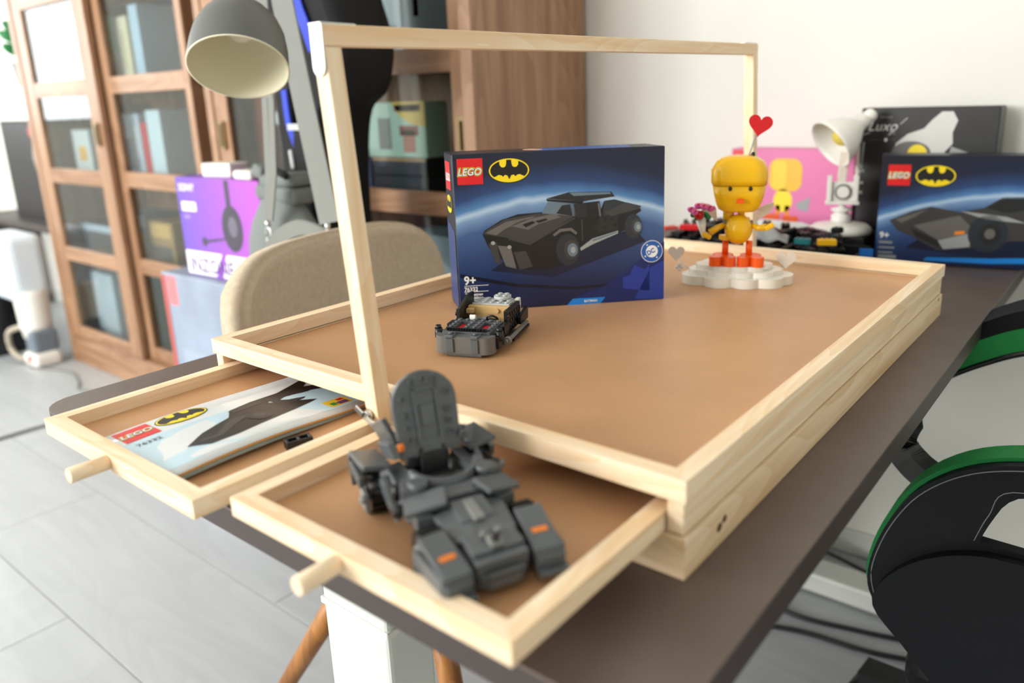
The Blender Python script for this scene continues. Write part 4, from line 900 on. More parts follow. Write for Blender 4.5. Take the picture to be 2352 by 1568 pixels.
# first cabinet, top row in view
shelf_item('book', 'tall navy picture book on the shelf above the white bowl shelf edge', 'book', -2.97, -2.56, SA, .285, (44, 58, 84), .03, 1.12, extra=[(R_(.1, .35, .55, .8), (96, 104, 126)), (R_(.55, .8, .3, .6), (120, 116, 130))])
bw_t = tag(MB().lathe([(0, 0), (.045, 0), (.06, .01), (.078, .05), (.080, .1), (.076, .1), (.072, .05), (.05, .02), (0, .018)], seg=32).build('bowl', WHITE, None, (-2.785, .985, DT + SA)), 'white round ceramic bowl on the cabinet shelf', 'bowl')
shelf_item('book', 'cream spined book leaning beside the white bowl', 'book', -2.678, -2.600, SA, .215, (236, 222, 190), .14, extra=[(R_(.35, .6, .2, .8), (214, 200, 150))])
shelf_item('book', 'pale blue thin book beside the cream book', 'book', -2.575, -2.515, SA, .245, (190, 214, 236), .14)
shelf_item('toy_set_box', 'added pale green box imitating greenery reflected in the cabinet pane', 'box', -3.27, -3.02, SA, .26, (150, 186, 140), .14, .95, extra=[(R_(.1, .9, .5, .95), (196, 214, 190)), (R_(.6, .95, .1, .45), (226, 216, 120))])  # added box, its greens imitate the garden reflection in the door glass
# second row
shelf_item('toy_set_box', 'small lime green box standing above grey boxes in the cabinet', 'box', -2.97, -2.88, SB + .17, .075, (176, 208, 120), .10)
shelf_item('toy_set_box', 'dark green grey box under the lime green box', 'box', -2.98, -2.86, SB, .169, (92, 110, 112), .12, extra=[(R_(.1, .4, .1, .9), (176, 196, 214))])
shelf_item('toy_set_box', 'mottled blue grey box beside the white cut-out box', 'box', -2.85, -2.76, SB, .25, (110, 128, 138), .12, extra=[(R_(.2, .8, .5, .9), (70, 84, 96))])
shelf_item('toy_set_box', 'white and blue box next to the red upright box', 'box', -2.755, -2.625, SB, .215, (196, 212, 232), .12, extra=[(R_(.1, .5, .1, .6), (126, 140, 176)), (R_(.6, .9, .3, .8), (232, 238, 244))])
shelf_item('toy_set_box', 'narrow red upright box in the cabinet', 'box', -2.618, -2.575, SB, .185, (206, 60, 66), .12)
shelf_item('toy_set_box', 'ice white box at the right end of the cabinet shelf', 'box', -2.568, -2.47, SB, .225, (216, 230, 242), .12)
shelf_item('cone_figure_box', 'white box with orange square behind the first sliding door', 'box', -3.20, -3.05, SB, .16, (222, 228, 232), .10, .93, extra=[(R_(.3, .75, .25, .6), (240, 184, 92))])
# third row
shelf_item('toy_set_box', 'black wide box with pale lid behind the first sliding door', 'box', -3.29, -2.98, SC, .10, (54, 56, 60), .16, .93, extra=[(R_(0, 1, .72, 1), (190, 206, 226))])
shelf_item('toy_set_box', 'colourful city set box with red corner and pale top', 'box', -2.93, -2.70, SC, .165, (104, 122, 150), .14, .93, extra=[(R_(0, 1, .72, 1), (206, 224, 240)), (R_(0, .12, .55, .9), (190, 40, 44)), (R_(.5, .75, .3, .65), (226, 170, 110)), (R_(.2, .5, .05, .5), (86, 110, 170)), (R_(.75, .98, .05, .6), (160, 130, 96))])
shelf_item('toy_set_box', 'amber landscape set box behind the purple carton', 'box', -2.69, -2.50, SC, .15, (170, 136, 92), .14, .93, extra=[(R_(.1, .9, .6, .95), (222, 180, 110)), (R_(.1, .9, .05, .4), (96, 90, 84))])
# bottom row
shelf_item('storage_box', 'tall pale grey box leaning at the cabinet floor', 'box', -3.235, -3.045, SD, .27, (200, 212, 224), .14, .92)
shelf_item('toy_set_box', 'dark set box with yellow and blue print on the cabinet floor', 'box', -3.31, -3.245, SD, .22, (48, 54, 62), .14, .95, extra=[(R_(.1, .9, .6, .8), (200, 170, 90)), (R_(.1, .9, .3, .5), (80, 110, 150))])
shelf_item('toy_set_box', 'green set box with grey print on the cabinet floor', 'box', -2.90, -2.72, SD, .30, (70, 132, 88), .14, .92, extra=[(R_(.05, .95, .6, .98), (34, 78, 48)), (R_(.1, .6, .1, .4), (150, 160, 156))])
# second cabinet
shelf_item('toy_set_box', 'powder blue tall box beside the white boxes on the upper shelf', 'box', -1.40, -1.318, SA, .26, (150, 176, 222), .12)
shelf_item('toy_set_box', 'white striped tall box on the upper shelf', 'box', -1.310, -1.240, SA, .26, (222, 228, 236), .12, extra=[(R_(.2, .8, .1, .3), (170, 180, 196))])
shelf_item('toy_set_box', 'grey set box with robot print and red dot on the upper shelf', 'box', -1.232, -1.05, SA, .26, (150, 156, 168), .12, extra=[(R_(.1, .8, .1, .7), (118, 120, 124)), (R_(.2, .3, .35, .5), (214, 80, 60))])
shelf_item('storage_case', 'lower charcoal storage case under the mint box', 'case', -1.385, -1.185, SB, .043, (58, 66, 72), .14)
shelf_item('storage_case', 'upper charcoal storage case right beneath the mint box', 'case', -1.383, -1.187, SB + .0445, .043, (54, 62, 68), .14, extra=[(R_(0, 1, .84, 1), (206, 160, 116))])
mint = shelf_item('toy_set_box', 'mint green box with yellow corner standing on the charcoal cases', 'box', -1.395, -1.180, SB + .0885, .135, (196, 224, 208), .08, extra=[([(.45, 1), (1, 1), (1, .55), (.75, .62), (.58, .75)], (240, 200, 96)), (R_(.03, .12, .8, .92), (214, 110, 104)), (R_(.5, .93, .83, .95), (222, 110, 96)), (R_(.2, .42, .15, .72), (120, 124, 122)), (R_(.62, .82, .1, .5), (190, 112, 92)), (R_(.57, .88, .4, .58), (152, 74, 64))])
shelf_item('toy_set_box', 'small light blue box left of the charcoal cases', 'box', -1.465, -1.400, SB, .14, (142, 164, 204), .08, extra=[(R_(.1, .9, .1, .5), (70, 84, 104)), (R_(.05, .3, .75, .95), (196, 90, 90))])
b3 = shelf_item('toy_set_box', 'pale blue white set box with black marks behind the beige chair', 'box', -1.295, -1.06, SC, .215, (206, 222, 236), .12, extra=[(R_(.03, .25, .72, .97), (214, 70, 80)), ([(.3, .25), (.38, .25), (.38, .6), (.33, .6)], (40, 44, 50)), ([(.45, .2), (.6, .2), (.56, .5), (.47, .55)], (52, 56, 62)), (R_(.65, .8, .25, .42), (44, 46, 52))])
shelf_item('storage_box', 'slate blue box beside the pale blue white set box', 'box', -1.46, -1.305, SC, .18, (70, 86, 104), .12)
shelf_item('book', 'rust brown tall book in the cabinet behind the grey bag', 'book', -2.045, -1.965, SB, .26, (150, 82, 58), .14) if False else shelf_item('book', 'rust brown tall book in the cabinet behind the grey bag', 'book', -1.90, -1.845, SB, .27, (150, 82, 58), .14)
tag(MB().lathe([(0, 0), (.02, 0), (.02, .004), (.004, .008), (.004, .17), (0, .17)], seg=16).sph(.022, (0, 0, .19)).build('ball_ornament', WHITE, None, (-1.80, .95, DT + SB)), 'white ball on a thin stand inside the cabinet', 'ornament')
shelf_item('toy_set_box', 'dark slate box on the upper shelf above the rust brown book', 'box', -1.93, -1.62, SA, .22, (72, 76, 84), .12, extra=[(R_(.1, .4, .2, .8), (120, 126, 134))])
shelf_item('toy_set_box', 'grey box with pale lid beside the rust brown book', 'box', -1.77, -1.55, SB, .16, (84, 90, 98), .12, extra=[(R_(0, 1, .85, 1), (150, 160, 170))])

# ------------------------------------------------------------------ cartons, bags and lamp in front of the cabinets
GC = mat('blue_grey_carton', (140, 152, 172), .45, var=.08, scale=6)
gb = thing('big_carton', 'big blue grey set carton with red edge standing on the floor', 'box', (-1.88, .575, 0), .0)
part('box_body', GC, gb, lambda b: b.bx(0, .38, 0, .24, .0006, .607, bev=.003)); part('red_edge', mat('brick_red_print', (176, 84, 78), .5), gb, lambda b: b.bx(-.0012, .020, -.0012, .02, .02, .600)) 
FG = Face(gb, (0, -.0002, 0), (1, 0, 0), (0, 0, 1)); FG.poly(R_(.026, .075, .52, .60), mat('tag_pink_red', (224, 120, 124), .5), 1, 'red_tag'); FG.poly(R_(.06, .36, .05, .40), mat('print_pale_slate', (156, 168, 188), .5), 1, 'print_panel')
for x, z, w in ((.10, .33, .02), (.16, .26, .035), (.24, .30, .03), (.2, .15, .02)): FG.poly(ell(x, z, w, w * 1.4, 16), mat('print_salmon', (206, 150, 152), .5), 2, 'print_spot')
pu = thing('headset_box', 'purple headset box with white lettering on top of the big carton', 'box', (-1.776, .600, DT - .1120), math.radians(3))
def purple():
    m = bpy.data.materials.new('purple_gradient_print'); m.use_nodes = True; nt = m.node_tree; p = nt.nodes['Principled BSDF']; p.inputs['Roughness'].default_value = .4
    tc = nt.nodes.new('ShaderNodeTexCoord'); sx = nt.nodes.new('ShaderNodeSeparateXYZ'); nt.links.new(tc.outputs['Object'], sx.inputs[0])
    mm = nt.nodes.new('ShaderNodeMath'); mm.operation = 'MULTIPLY_ADD'; mm.inputs[1].default_value = 2.6; mm.inputs[2].default_value = .15; nt.links.new(sx.outputs[0], mm.inputs[0])
    r = nt.nodes.new('ShaderNodeValToRGB'); r.color_ramp.elements[0].color = rgb(86, 78, 190); r.color_ramp.elements[1].color = rgb(176, 84, 190); nt.links.new(mm.outputs[0], r.inputs[0]); nt.links.new(r.outputs[0], p.inputs['Base Color'])
    return m
part('box_body', purple(), pu, lambda b: b.bx(0, .350, 0, .11, 0, .256, bev=.0015))
FP = Face(pu, (0, -.0002, 0), (1, 0, 0), (0, 0, 1))
FP.text('SONY', .012, .222, .026, WHP, 2, off=.0006); FP.text('INZONE', .016, .012, .052, mat('print_violet', (96, 56, 130), .4), 4, off=.001)
FP.poly([(.004, .004), (.13, .004), (.165, .066), (.004, .066)], WHP, 2, 'white_band'); FP.poly([(.16, .004), (.30, .004), (.30, .066), (.185, .066)], WHP, 2, 'white_band'); FP.poly(R_(.016, .080, .170, .194), WHP, 2, 'print_block'); FP.poly(R_(.022, .046, .150, .160), mat('print_lilac', (150, 130, 214), .4), 2, 'print_block')
HS = mat('print_headset_grey', (62, 58, 74), .4); FP.poly(ell(.225, .135, .042, .058, 30), HS, 2, 'headset_print'); FP.poly(ell(.228, .140, .018, .026, 20), mat('print_headset_mid', (104, 98, 116), .4), 3, 'headset_print'); FP.poly(R_(.212, .230, .19, .254), HS, 2, 'headset_print'); FP.poly([(.10, .098), (.19, .110), (.19, .105), (.10, .090)], HS, 2, 'headset_print'); FP.poly(ell(.098, .094, .011, .012, 16), HS, 3, 'headset_print')
sb = thing('small_box', 'small white box lying on top of the purple headset box', 'box', (-1.625, .63, DT + .1442), .2); part('box_body', WHITE, sb, lambda b: b.bx(-.05, .05, 0, .06, .0005, .035, bev=.004, seg=2)); part('paper_tag', LGREY, sb, lambda b: b.bx(-.015, .012, -.0006, 0, .012, .024))
tag(part('earphone_case', WHITE, None, lambda b: b.box(.075, .05, .022, bev=.008, seg=3), loc=(-1.49, .64, DT + .1555)), 'flat white rounded case on the purple headset box', 'case')

# floor lamp
LGRAY = mat('warm_grey_enamel', (96, 98, 96), .45); LIN = mat('cream_enamel', (238, 233, 206), .5)
lp = thing('floor_lamp', 'grey floor lamp with a big cream-lined dome shade above the beige chair', 'lamp', (-1.34, .79, 0))
sc_ = Vector((-.856 + 1.34, .253 - .79, DT + .365)); nn = Vector((.43, -.41, -.81)).normalized(); qe = Vector((0, 0, 1)).rotation_difference(-nn).to_euler()
LS = .51
prof = [(.138, 0), (.137, .03), (.134, .07), (.126, .115), (.110, .155), (.085, .188), (.05, .208), (.03, .214), (.001, .215)]
part('shade', LGRAY, lp, lambda b: b.lathe([(a_ * LS, z * LS) for a_, z in prof], tuple(sc_), qe, seg=48, caps=False))
part('shade_lining', LIN, lp, lambda b: b.lathe([(a_ * LS, z * LS) for a_, z in ((.1360, .0005), (.1345, .03), (.131, .07), (.123, .113), (.107, .152), (.082, .184), (.048, .203), (.001, .205))], tuple(sc_), qe, seg=48, caps=False))
part('rim', LIN, lp, lambda b: b.lathe([(a_ * LS, z * LS) for a_, z in ((.1355, 0), (.1390, 0), (.1390, .003), (.1355, .003), (.1355, 0))], tuple(sc_), qe, seg=48, caps=False))
part('bulb', mat('frosted_bulb', (232, 228, 212), .3), lp, lambda b: b.sph(.022, tuple(sc_ - nn * .075), seg=20)); part('bulb_socket', LIN, lp, lambda b: b.cyl(.012, .04, tuple(sc_ - nn * .108), qe, seg=16))
top = sc_ - nn * .215 * LS
part('arm', LGRAY, lp, lambda b: b.tube(spline([top, top - nn * .10, Vector((top.x - .12, top.y + .22, DT + 1.0)), Vector((0, -.04, DT + 1.02)), Vector((0, 0, DT + .92))]), .008, seg=10)); part('pole', LGRAY, lp, lambda b: b.cyl(.011, DT + .92 - .02, (0, 0, (DT + .92) / 2 + .01), seg=14)); part('base', LGRAY, lp, lambda b: b.cyl(.075, .02, (0, 0, .0105), seg=32, bev=.003))

# coat stand, backpack and grey bag
cs = thing('coat_stand', 'slim black coat stand behind the backpack and grey bag', 'coat stand', (-1.42, .700, 0))
part('pole', BLACK, cs, lambda b: b.cyl(.010, DT + 1.08, (0, 0, (DT + 1.08) / 2 + .0005), seg=12)); part('base', BLACK, cs, lambda b: b.cyl(.06, .014, (0, 0, .0075), seg=28))
part('hook', BLACK, cs, lambda b: b.tube([(0, 0, DT + .97), (.15, -.03, DT + .955), (.258, -.047, DT + .955), (.268, -.05, DT + .99)], .007, seg=8)); part('hook', BLACK, cs, lambda b: b.tube([(0, 0, DT + 1.04), (.12, -.10, DT + 1.03), (.226, -.18, DT + 1.03), (.234, -.186, DT + 1.06)], .007, seg=8))
bp_ = thing('backpack', 'black backpack with blue trim hanging behind the beige chair', 'backpack', (-1.145, .687, DT - .037)); bp_.scale = (1.12, 1.0, 1.12)
BLUEF = mat('blue_trim_fabric', (24, 56, 190), .6)
ol = [(-.13, .62), (-.128, .45), (-.112, .30), (-.112, .06), (-.10, -.06), (-.06, -.07), (-.055, .08), (-.045, .20), (-.02, .295), (.035, .335), (.062, .400), (.058, .455), (.04, .51), (.01, .60), (-.06, .66)]
def rounded(b, pts, d0, d1, infl):
    P = [Vector((p[0], p[1])) for p in pts]; sm = spline([(p.x, p.y, 0) for p in P + [P[0]]], 5)[:-1]
    cx = sum(p.x for p in sm) / len(sm); cz = sum(p.y for p in sm) / len(sm); rings = []
    for s_, yy in ((.80, d0), (.94, d0 + (d1 - d0) * .12), (1.0, d0 + (d1 - d0) * .4), (1.0, d0 + (d1 - d0) * .7), (.9, d1)):
        rings.append([b.bm.verts.new((cx + (p.x - cx) * s_, yy, cz + (p.y - cz) * s_)) for p in sm])
    n = len(sm)
    for r0, r1 in zip(rings, rings[1:]):
        for k in range(n): f = b.bm.faces.new((r0[k], r0[(k + 1) % n], r1[(k + 1) % n], r1[k])); f.smooth = True
    b.bm.faces.new(rings[0][::-1]); b.bm.faces.new(rings[-1])
part('pack_body', BLACKF, bp_, lambda b: rounded(b, ol, -.07, .075, .02))
part('front_pocket', BLACKF, bp_, lambda b: rounded(b, [(-.08, .28), (-.03, .28), (-.035, .12), (-.05, -.03), (-.095, -.03), (-.095, .14)], -.095, -.05, .01))
part('pocket_trim', LGREY, bp_, lambda b: b.tube([(-.085, -.098, .272), (-.030, -.098, .272)], .004, flat=(.005, .012), up=(0, 0, 1)))
part('blue_trim', BLUEF, bp_, lambda b: b.tube(spline([(-.06, -.074, .56), (-.045, -.076, .491), (-.025, -.077, .446), (-.010, -.076, .407)]), .012, flat=(.005, .026), up=(1, 0, .3))); part('blue_trim', BLUEF, bp_, lambda b: b.tube(spline([(-.101, -.085, .34), (-.097, -.086, .28), (-.082, -.084, .235)]), .01, flat=(.005, .016), up=(1, 0, .2)))
part('shoulder_strap', BLACKF, bp_, lambda b: b.tube(spline([(-.112, -.070, .60), (-.112, -.078, .40), (-.108, -.078, .20), (-.10, -.075, 0)]), .02, flat=(.010, .045), up=(1, 0, 0)))
for x, z in ((-.090, .170), (-.045, .172)): part('rivet', STEEL, bp_, lambda b: b.sph(.0065, (x, -.098, z), (1, .5, 1), seg=12))
part('buckle', LGREY, bp_, lambda b: b.box(.010, .006, .036, (-.085, -.098, .212), (0, -.10, 0), bev=.002)); part('hang_loop', BLACKF, bp_, lambda b: b.tube(spline([(-.05, .03, .63), (-.04, .0, .80), (-.012, -.03, .90), (.004, -.03, .905), (-.01, .0, .80), (-.02, .03, .62)]), .006, flat=(.004, .02), up=(1, 0, 0)))
gbag = thing('shoulder_bag', 'grey round-shouldered canvas bag with webbing straps behind the beige chair', 'bag', (-1.189, .519, DT - .037)); gbag.scale = (1.12, 1.0, 1.12)
def bagb(b):
    prof = [(0, -.22), (.085, -.22), (.102, -.18), (.108, -.06), (.107, .02), (.100, .07), (.084, .105), (.066, .128), (.056, .142), (.054, .156), (0, .156)]
    b.lathe(prof, seg=40, sc=(1, .5, 1))
part('bag_body', GREYF, gbag, bagb)
part('rolled_collar', GREYF, gbag, lambda b: b.box(.120, .056, .030, (.012, 0, .158), (0, .05, 0), bev=.010, seg=3)); part('rolled_collar', GREYF, gbag, lambda b: b.box(.108, .050, .026, (.018, 0, .182), (0, -.08, 0), bev=.010, seg=3)); part('collar_fold', GREYF, gbag, lambda b: b.box(.032, .04, .026, (-.045, 0, .196), (0, .3, 0), bev=.008, seg=2))
part('collar_fold', BLACKF, gbag, lambda b: b.box(.045, .010, .014, (.045, -.030, .198), (0, .3, 0), bev=.004)); part('white_label', WHITE, gbag, lambda b: b.box(.020, .004, .009, (.030, -.036, .206), (0, .3, 0), bev=.002))
part('strap', STRAP, gbag, lambda b: b.tube([(.0, .0, .96), (.10, -.045, .80), (.140, -.058, .55), (.145, -.060, .469), (.173, -.060, .312), (.208, -.060, .125)], .02, flat=(.004, .040), up=(.95, .3, .2)))
part('strap', STRAP, gbag, lambda b: b.tube([(.068, -.060, .328), (.054, -.062, .20), (.036, -.062, .118)], .01, flat=(.004, .012), up=(1, .3, 0))); part('strap', STRAP, gbag, lambda b: b.tube([(.086, -.060, .328), (.070, -.062, .20), (.042, -.062, .118)], .01, flat=(.004, .012), up=(1, .3, 0))); part('strap_slider', STRAP, gbag, lambda b: b.box(.034, .006, .03, (.077, -.060, .338), bev=.002))
part('strap', STRAP, gbag, lambda b: b.tube([(.077, -.060, .345), (.075, -.05, .50), (.04, -.02, .72), (.0, .0, .95)], .01, flat=(.004, .030), up=(1, .3, 0)))
part('carry_handle', STRAP, gbag, lambda b: b.tube(spline([(.010, -.060, .045), (.047, -.062, .077), (.084, -.064, .099), (.136, -.064, .113), (.180, -.055, .104), (.205, -.030, .085)]), .015, flat=(.005, .026), up=(0, -.3, 1)))
for x, z in ((.036, .110), (.206, .118)):
    part('snap_hook', STEEL, gbag, lambda b: (b.tube([(x + .008 * math.sin(a), -.064, z - .026 + .022 * math.cos(a)) for a in [2 * math.pi * k / 20 for k in range(21)]], .002, seg=8), b.cyl(.005, .010, (x, -.064, z + .002), seg=12)))

# ------------------------------------------------------------------ beige chair
FAB = mat('beige_wool', (200, 183, 160), .85, var=.04, scale=120, bump=.4, bscale=1400); WLEG = wood('honey_oak_z', (176, 118, 58), (140, 88, 40), 'z', along=3, across=40, rough=.4)
ch = thing('upholstered_chair', 'beige fabric chair with tapered honey wood legs pulled up to the desk', 'chair', (-.695, .445, 0), math.radians(12))
def backshell(off):
    def f(u, v):
        uu = u * 2 - 1; zz = DT - .30 + v * .395 * (1 - .10 * abs(uu) ** 6)
        wv = .276 * (1 - .07 * v ** 12)
        return Vector((-.190 - .05 * v - .0 + .055 * uu * uu + off, uu * wv, zz))
    return f
part('backrest', FAB, ch, lambda b: (b.grid(backshell(0), 24, 16, thick=.045), bmesh.ops.bevel(b.bm, geom=[e for e in b.bm.edges if len(e.link_faces) == 2 and e.calc_face_angle(0) > .9], offset=.012, segments=3, affect='EDGES', clamp_overlap=True), [setattr(f, 'smooth', True) for f in b.bm.faces]))
part('seat', FAB, ch, lambda b: b.box(.46, .47, .075, (.03, 0, DT - .29), bev=.03, seg=4)); part('seat_frame', WLEG, ch, lambda b: b.box(.36, .36, .03, (.02, 0, DT - .335), bev=.004)); part('stain', mat('brown_stain', (96, 82, 62), .9), ch, lambda b: b.sph(.006, (-.158, -.235, DT - .012), (.5, .8, 1.6), seg=10))
for sg in (-1, 1):
    part('leg', WLEG, ch, lambda b: b.tube([(.02, sg * .215, DT - .32), (-.235, sg * .25, .001)], [.021, .012], seg=16)); part('leg', WLEG, ch, lambda b: b.tube([(.10, sg * .20, DT - .32), (.225, sg * .285, .001)], [.021, .012], seg=16))

# ------------------------------------------------------------------ green and black gaming chair
gc = thing('gaming_chair', 'black leatherette gaming chair with green fabric edges beside the desk', 'chair', (0, 0, DT))
half = [(.27, -.058), (.20, -.060), (.139, -.067), (.085, -.088), (.040, -.128), (.010, -.185), (-.004, -.245), (.004, -.285), (.042, -.325), (.080, -.365), (.125, -.410), (.19, -.450), (.27, -.465)]
full = half + [(.54 - x, z) for x, z in half[1:-1]][::-1]
hole = [(.110, -.168), (.112, -.158), (.116, -.146), (.121, -.133), (.126, -.121), (.132, -.112), (.140, -.105), (.151, -.101), (.170, -.099), (.230, -.098), (.241, -.101), (.246, -.108), (.246, -.160), (.243, -.167), (.236, -.170)]
def plate(outer, holes, y0, y1, grow=0.0, puff=0.0):
    b = MB(); cx = .27; cz = -.27
    sm = spline([(p[0], p[1], 0) for p in outer + [outer[0]]], 4)[:-1]
    loops = [[((p.x - cx) * (1 + grow) + cx, (p.y - cz) * (1 + grow) + cz) for p in sm]] + holes
    es = []
    for lp_ in loops:
        vs = [b.bm.verts.new((x, y0, z)) for x, z in lp_]
        es += [b.bm.edges.new((vs[k], vs[(k + 1) % len(vs)])) for k in range(len(vs))]
    r_ = bmesh.ops.triangle_fill(b.bm, edges=es, use_beauty=True)
    fs = [f for f in r_['geom'] if isinstance(f, bmesh.types.BMFace)]
    ex = bmesh.ops.extrude_face_region(b.bm, geom=fs); vs = [v for v in ex['geom'] if isinstance(v, bmesh.types.BMVert)]
    bmesh.ops.translate(b.bm, verts=vs, vec=(0, y1 - y0, 0))
    return b
mh = [(.54 - x, z) for x, z in hole][::-1]
bigh = [(.2 + (x - .2) * 1.0, z) for x, z in hole]
hb = [(.178 + (x - .178) * 1.16, -.134 + (z + .134) * (1.3 if z > -.134 else 2.0)) for x, z in hole]; mhb = [(.54 - x, z) for x, z in hb][::-1]
plate(full, [hb, mhb], .512, .550, .018).build('backrest_edge', GREEN, gc, (0, 0, -.018))
plate(full, [hole, mh], .498, .513, 0.0).build('backrest', LEATH, gc, (0, 0, -.018))
pad = [(.27, -.172), (.16, -.174), (.105, -.180), (.055, -.205), (.018, -.245), (.008, -.285), (.045, -.325), (.082, -.362), (.128, -.405), (.19, -.44), (.27, -.455)]
plate(pad + [(.54 - x, z) for x, z in pad[1:-1]][::-1], [], .484, .499).build('lumbar_pad', LEATH, gc, (0, 0, -.018))
ST = mat('grey_stitching', (120, 124, 122), .7)
part('stitching', ST, gc, lambda b: b.tube(spline([(.27 + (x - .27) * .985, .4975, -.27 + (z + .27) * .975) for x, z in half[:8]], 6), .0007, seg=6), loc=(0, 0, -.018)); part('stitching', ST, gc, lambda b: b.tube(spline([(x - .006 if x < .2 else x, .4975, z + (.006 if z > -.12 else 0)) for x, z in hole[:10:3]], 6), .0006, seg=6), loc=(0, 0, -.018))
part('seat', LEATH, gc, lambda b: b.box(.48, .34, .09, (.27, .74, -.455), bev=.035, seg=4)); part('seat_edge', LEATH, gc, lambda b: b.box(.47, .33, .035, (.27, .74, -.485), bev=.015, seg=3))
armp = spline([(.0, .79, -.084), (.025, .79, -.064), (.060, .79, -.041), (.105, .79, -.018), (.17, .79, .0), (.26, .79, .010), (.36, .79, .006)])
part('armrest_band', GREEN, gc, lambda b: b.tube(armp, .02, flat=(.085, .032), up=(0, 0, 1))); part('armrest_pad', LEATH, gc, lambda b: b.tube([p + Vector((0, 0, .028)) for p in armp], .02, flat=(.080, .026), up=(0, 0, 1))); part('armrest_piping', BLACK, gc, lambda b: b.tube([p + Vector((0, -.042, -.018)) for p in armp], .004, seg=8))
part('armrest_post', BLACK, gc, lambda b: b.box(.05, .03, .32, (.34, .80, -.19), bev=.006))
part('hinge_bracket', BLACK, gc, lambda b: b.tube(spline([(.004, .615, -.105), (-.004, .612, -.140), (.016, .606, -.162), (.048, .59, -.174), (.085, .555, -.186)]), .016, flat=(.03, .030), up=(0, 0, 1)))
part('gas_lift', BLACK, gc, lambda b: (b.cyl(.028, .14, (.27, .77, -.57), seg=18), b.box(.16, .14, .03, (.27, .77, -.51))))
for k in range(5):
    a = math.radians(174 + 72 * k); e_ = Vector((.27 + .34 * math.cos(a), .77 + .34 * math.sin(a)))
    lg_ = part('star_leg', BLACK, gc, lambda b: b.tube([(.27, .77, -.640), (.27 + .2 * math.cos(a), .77 + .2 * math.sin(a), -.648), (e_.x, e_.y, -.660)], .02, flat=(.05, .032), up=(0, 0, 1)))
    part('caster', BLACK, lg_, lambda b: b.cyl(.022, .035, (e_.x, e_.y, -.6975), (math.pi / 2, 0, a), seg=16))

# ------------------------------------------------------------------ far left corner
ms = thing('media_shelf', 'low dark shelf table beside the tall cabinet', 'table', (-4.05, 1.10, 0))
DK = mat('dark_brown_laminate', (62, 54, 52), .5)
part('table_top', DK, ms, lambda b: b.bx(-.62, .66, -.15, .14, DT - .215, DT - .185, bev=.002))
for x in (-.58, .60): part('leg', DK, ms, lambda b: b.bx(x, x + .03, -.14, .13, .0005, DT - .215))
pic = thing('poster_box', 'black poster box with pale figure patch and orange strip on the low table', 'box', (-4.30, 1.04, DT - .1845)); part('box_body', mat('poster_black', (24, 20, 22), .5), pic, lambda b: b.bx(0, .60, 0, .08, 0, .47, bev=.002)); FQ = Face(pic, (0, -.0002, 0), (1, 0, 0), (0, 0, 1))
FQ.poly([(.36, .36), (.44, .34), (.47, .28), (.43, .18), (.38, .20), (.34, .30)], mat('print_ash', (150, 140, 134), .5), 1, 'print_patch'); FQ.poly(R_(.40, .60, .05, .095), mat('print_amber', (214, 126, 26), .5), 1, 'orange_strip'); FQ.poly(ell(.36, .42, .02, .025, 14), mat('print_dull_red', (176, 70, 60), .5), 1, 'print_patch'); FQ.poly(ell(.47, .135, .06, .018, 18), mat('print_ash', (150, 140, 134), .5), 1, 'print_patch')
wbx = thing('white_box', 'white flat box resting on the black poster box', 'box', (-4.35, 1.02, DT + .2860)); part('box_body', WHITE, wbx, lambda b: b.bx(0, .64, 0, .14, 0, .15, bev=.006, seg=2)); part('box_mark', MGREY, wbx, lambda b: b.bx(.45, .50, -.0008, .0002, .06, .075))
pp_ = thing('potted_plant', 'small green plant in a grey pot on the white flat box', 'plant', (-3.98, 1.10, DT + .4365)); part('pot', mat('grey_stone_pot', (150, 150, 146), .6), pp_, lambda b: b.lathe([(0, 0), (.05, 0), (.07, .11), (.064, .11), (.05, .09), (0, .09)], seg=24))
for k in range(12): a = k * 2.4; part('leaf', LEAF, pp_, lambda b: b.sph(.05, (.05 * math.cos(a), .05 * math.sin(a), .14 + .012 * k), (1, .35, .5), (0, -.5, a), seg=10))
va = thing('upright_appliance', 'white upright appliance with slim column standing beside the tall cabinet', 'appliance', (-3.50, .75, 0))
part('tank', mat('pale_blue_white_plastic', (222, 234, 244), .35), va, lambda b: b.box(.29, .15, .28, (-.045, 0, DT - .305), bev=.035, seg=3)); part('column', WHITE, va, lambda b: b.lathe([(0, .12), (.055, .12), (.062, .18), (.066, .30), (.066, DT - .40), (0, DT - .40)], (.06, 0, 0), seg=28)); part('motor_block', mat('slate_plastic', (110, 122, 134), .4), va, lambda b: b.box(.10, .10, .10, (.085, 0, .105), bev=.015, seg=2)); part('base_plug', WHITE, va, lambda b: b.box(.13, .11, .06, (.09, -.01, .0305), bev=.02, seg=3)); part('indicator_light', mat('red_lens', (232, 60, 44), .3), va, lambda b: b.sph(.016, (.11, -.066, .04), (1, .4, 1), seg=12)); part('hose', mat('beige_hose', (176, 166, 150), .5), va, lambda b: b.tube(spline([(.05, -.05, .17), (-.03, -.08, .14), (-.05, -.08, .07), (.0, -.07, .03), (.05, -.05, .03)]), .012, seg=10))
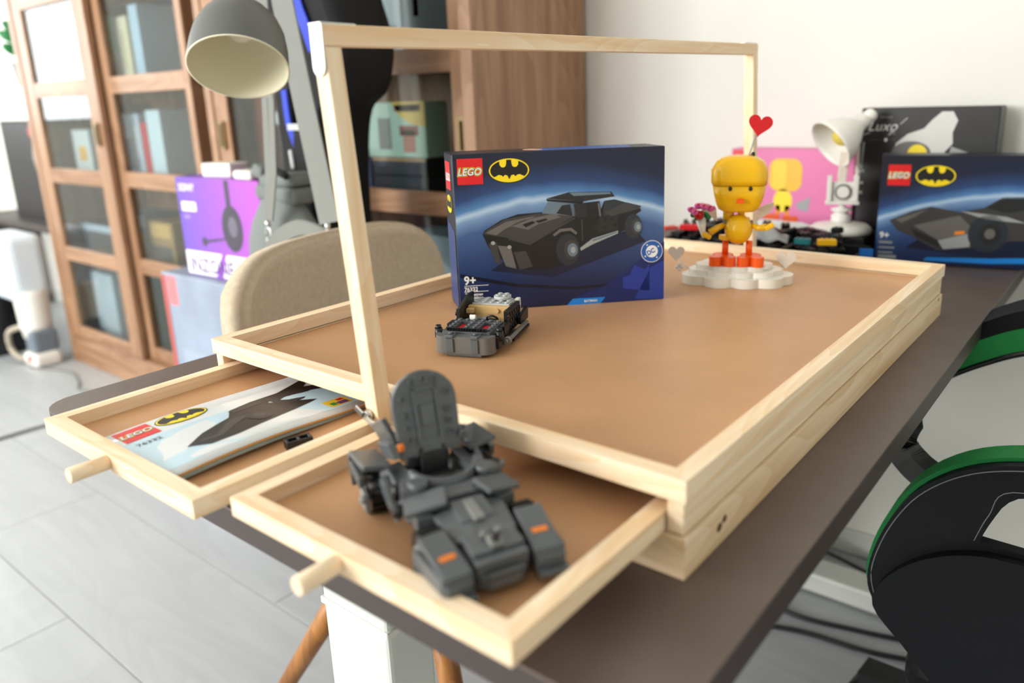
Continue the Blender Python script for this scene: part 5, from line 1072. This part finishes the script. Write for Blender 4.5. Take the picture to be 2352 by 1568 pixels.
bn = thing('waste_bin', 'round black bin standing on the floor beside the white appliance', 'bin', (-3.86, .70, 0)); part('bin_body', mat('black_steel', (26, 27, 31), .45), bn, lambda b: b.lathe([(0, .001), (.165, .001), (.17, .01), (.172, .29), (.165, .30), (0, .30)], seg=40)); part('lid_rim', BLACK, bn, lambda b: b.lathe([(.150, .3005), (.168, .3005), (.168, .308), (.150, .308)], seg=40))
tag(MB().lathe([(0, 0), (.078, 0), (.08, .01), (.08, .20), (.074, .21), (0, .21)], seg=32).build('canister', mat('grey_canister', (150, 152, 158), .4), None, (-3.95, .70, .3085)), 'grey cylinder canister standing on the black bin', 'canister')

# ------------------------------------------------------------------ cables on the floor
def cable(name, label, pts, r, m):
    return tag(part(name, m, None, lambda b: b.tube(spline(pts, 8), r, seg=8)), label, 'cable')
CB_ = mat('black_cable', (26, 28, 30), .5); CG = mat('grey_cable', (120, 120, 118), .5)
cable('power_cable', 'black cable curving along the floor against the desk foot', [(-.70, 1.035, .0055), (-.46, 1.03, .0055), (-.36, 1.005, .0055), (-.25, .96, .0055), (-.12, .985, .0055), (-.03, 1.01, .0055), (.10, 1.035, .0055), (.45, 1.16, .0055), (.8, 1.235, .0055)], .0048, CB_)
cable('power_cable', 'black cable lying furthest from the wall on the floor', [(-.72, .93, .0055), (-.50, .87, .0055), (-.304, .892, .0055), (-.20, .92, .0055), (-.09, .935, .0055), (.006, .965, .0055), (.12, .985, .0055), (.5, 1.10, .0055), (1.2, 1.235, .0055)], .0048, CB_)
cp_ = cable('power_cable', 'black cable with plug hanging near the white wall', [(-.30, 1.15, .055), (-.24, 1.155, .045), (-.16, 1.165, .022), (-.08, 1.17, .007), (.06, 1.17, .0055), (.20, 1.235, .0055)], .004, CB_)
part('plug', BLACK, cp_, lambda b: b.box(.04, .022, .018, (-.318, 1.149, .058), (0, .1, 0), bev=.004))
cable('power_cable', 'thin grey cable running from the appliance across the pale floor', [(-3.40, .68, .004), (-3.2, .75, .004), (-3.02, .72, .004), (-2.93, .685, .004), (-2.84, .72, .004), (-2.70, .815, .004)], .003, CG)
cable('power_cable', 'grey cable on the floor left of the rounded desk corner', [(-2.9, -3.25, .005), (-2.85, -2.0, .005), (-2.72, -.8, .005), (-2.665, .10, .005), (-2.656, .329, .005), (-2.650, .45, .005), (-2.62, .62, .005), (-2.55, .82, .005)], .005, CG)
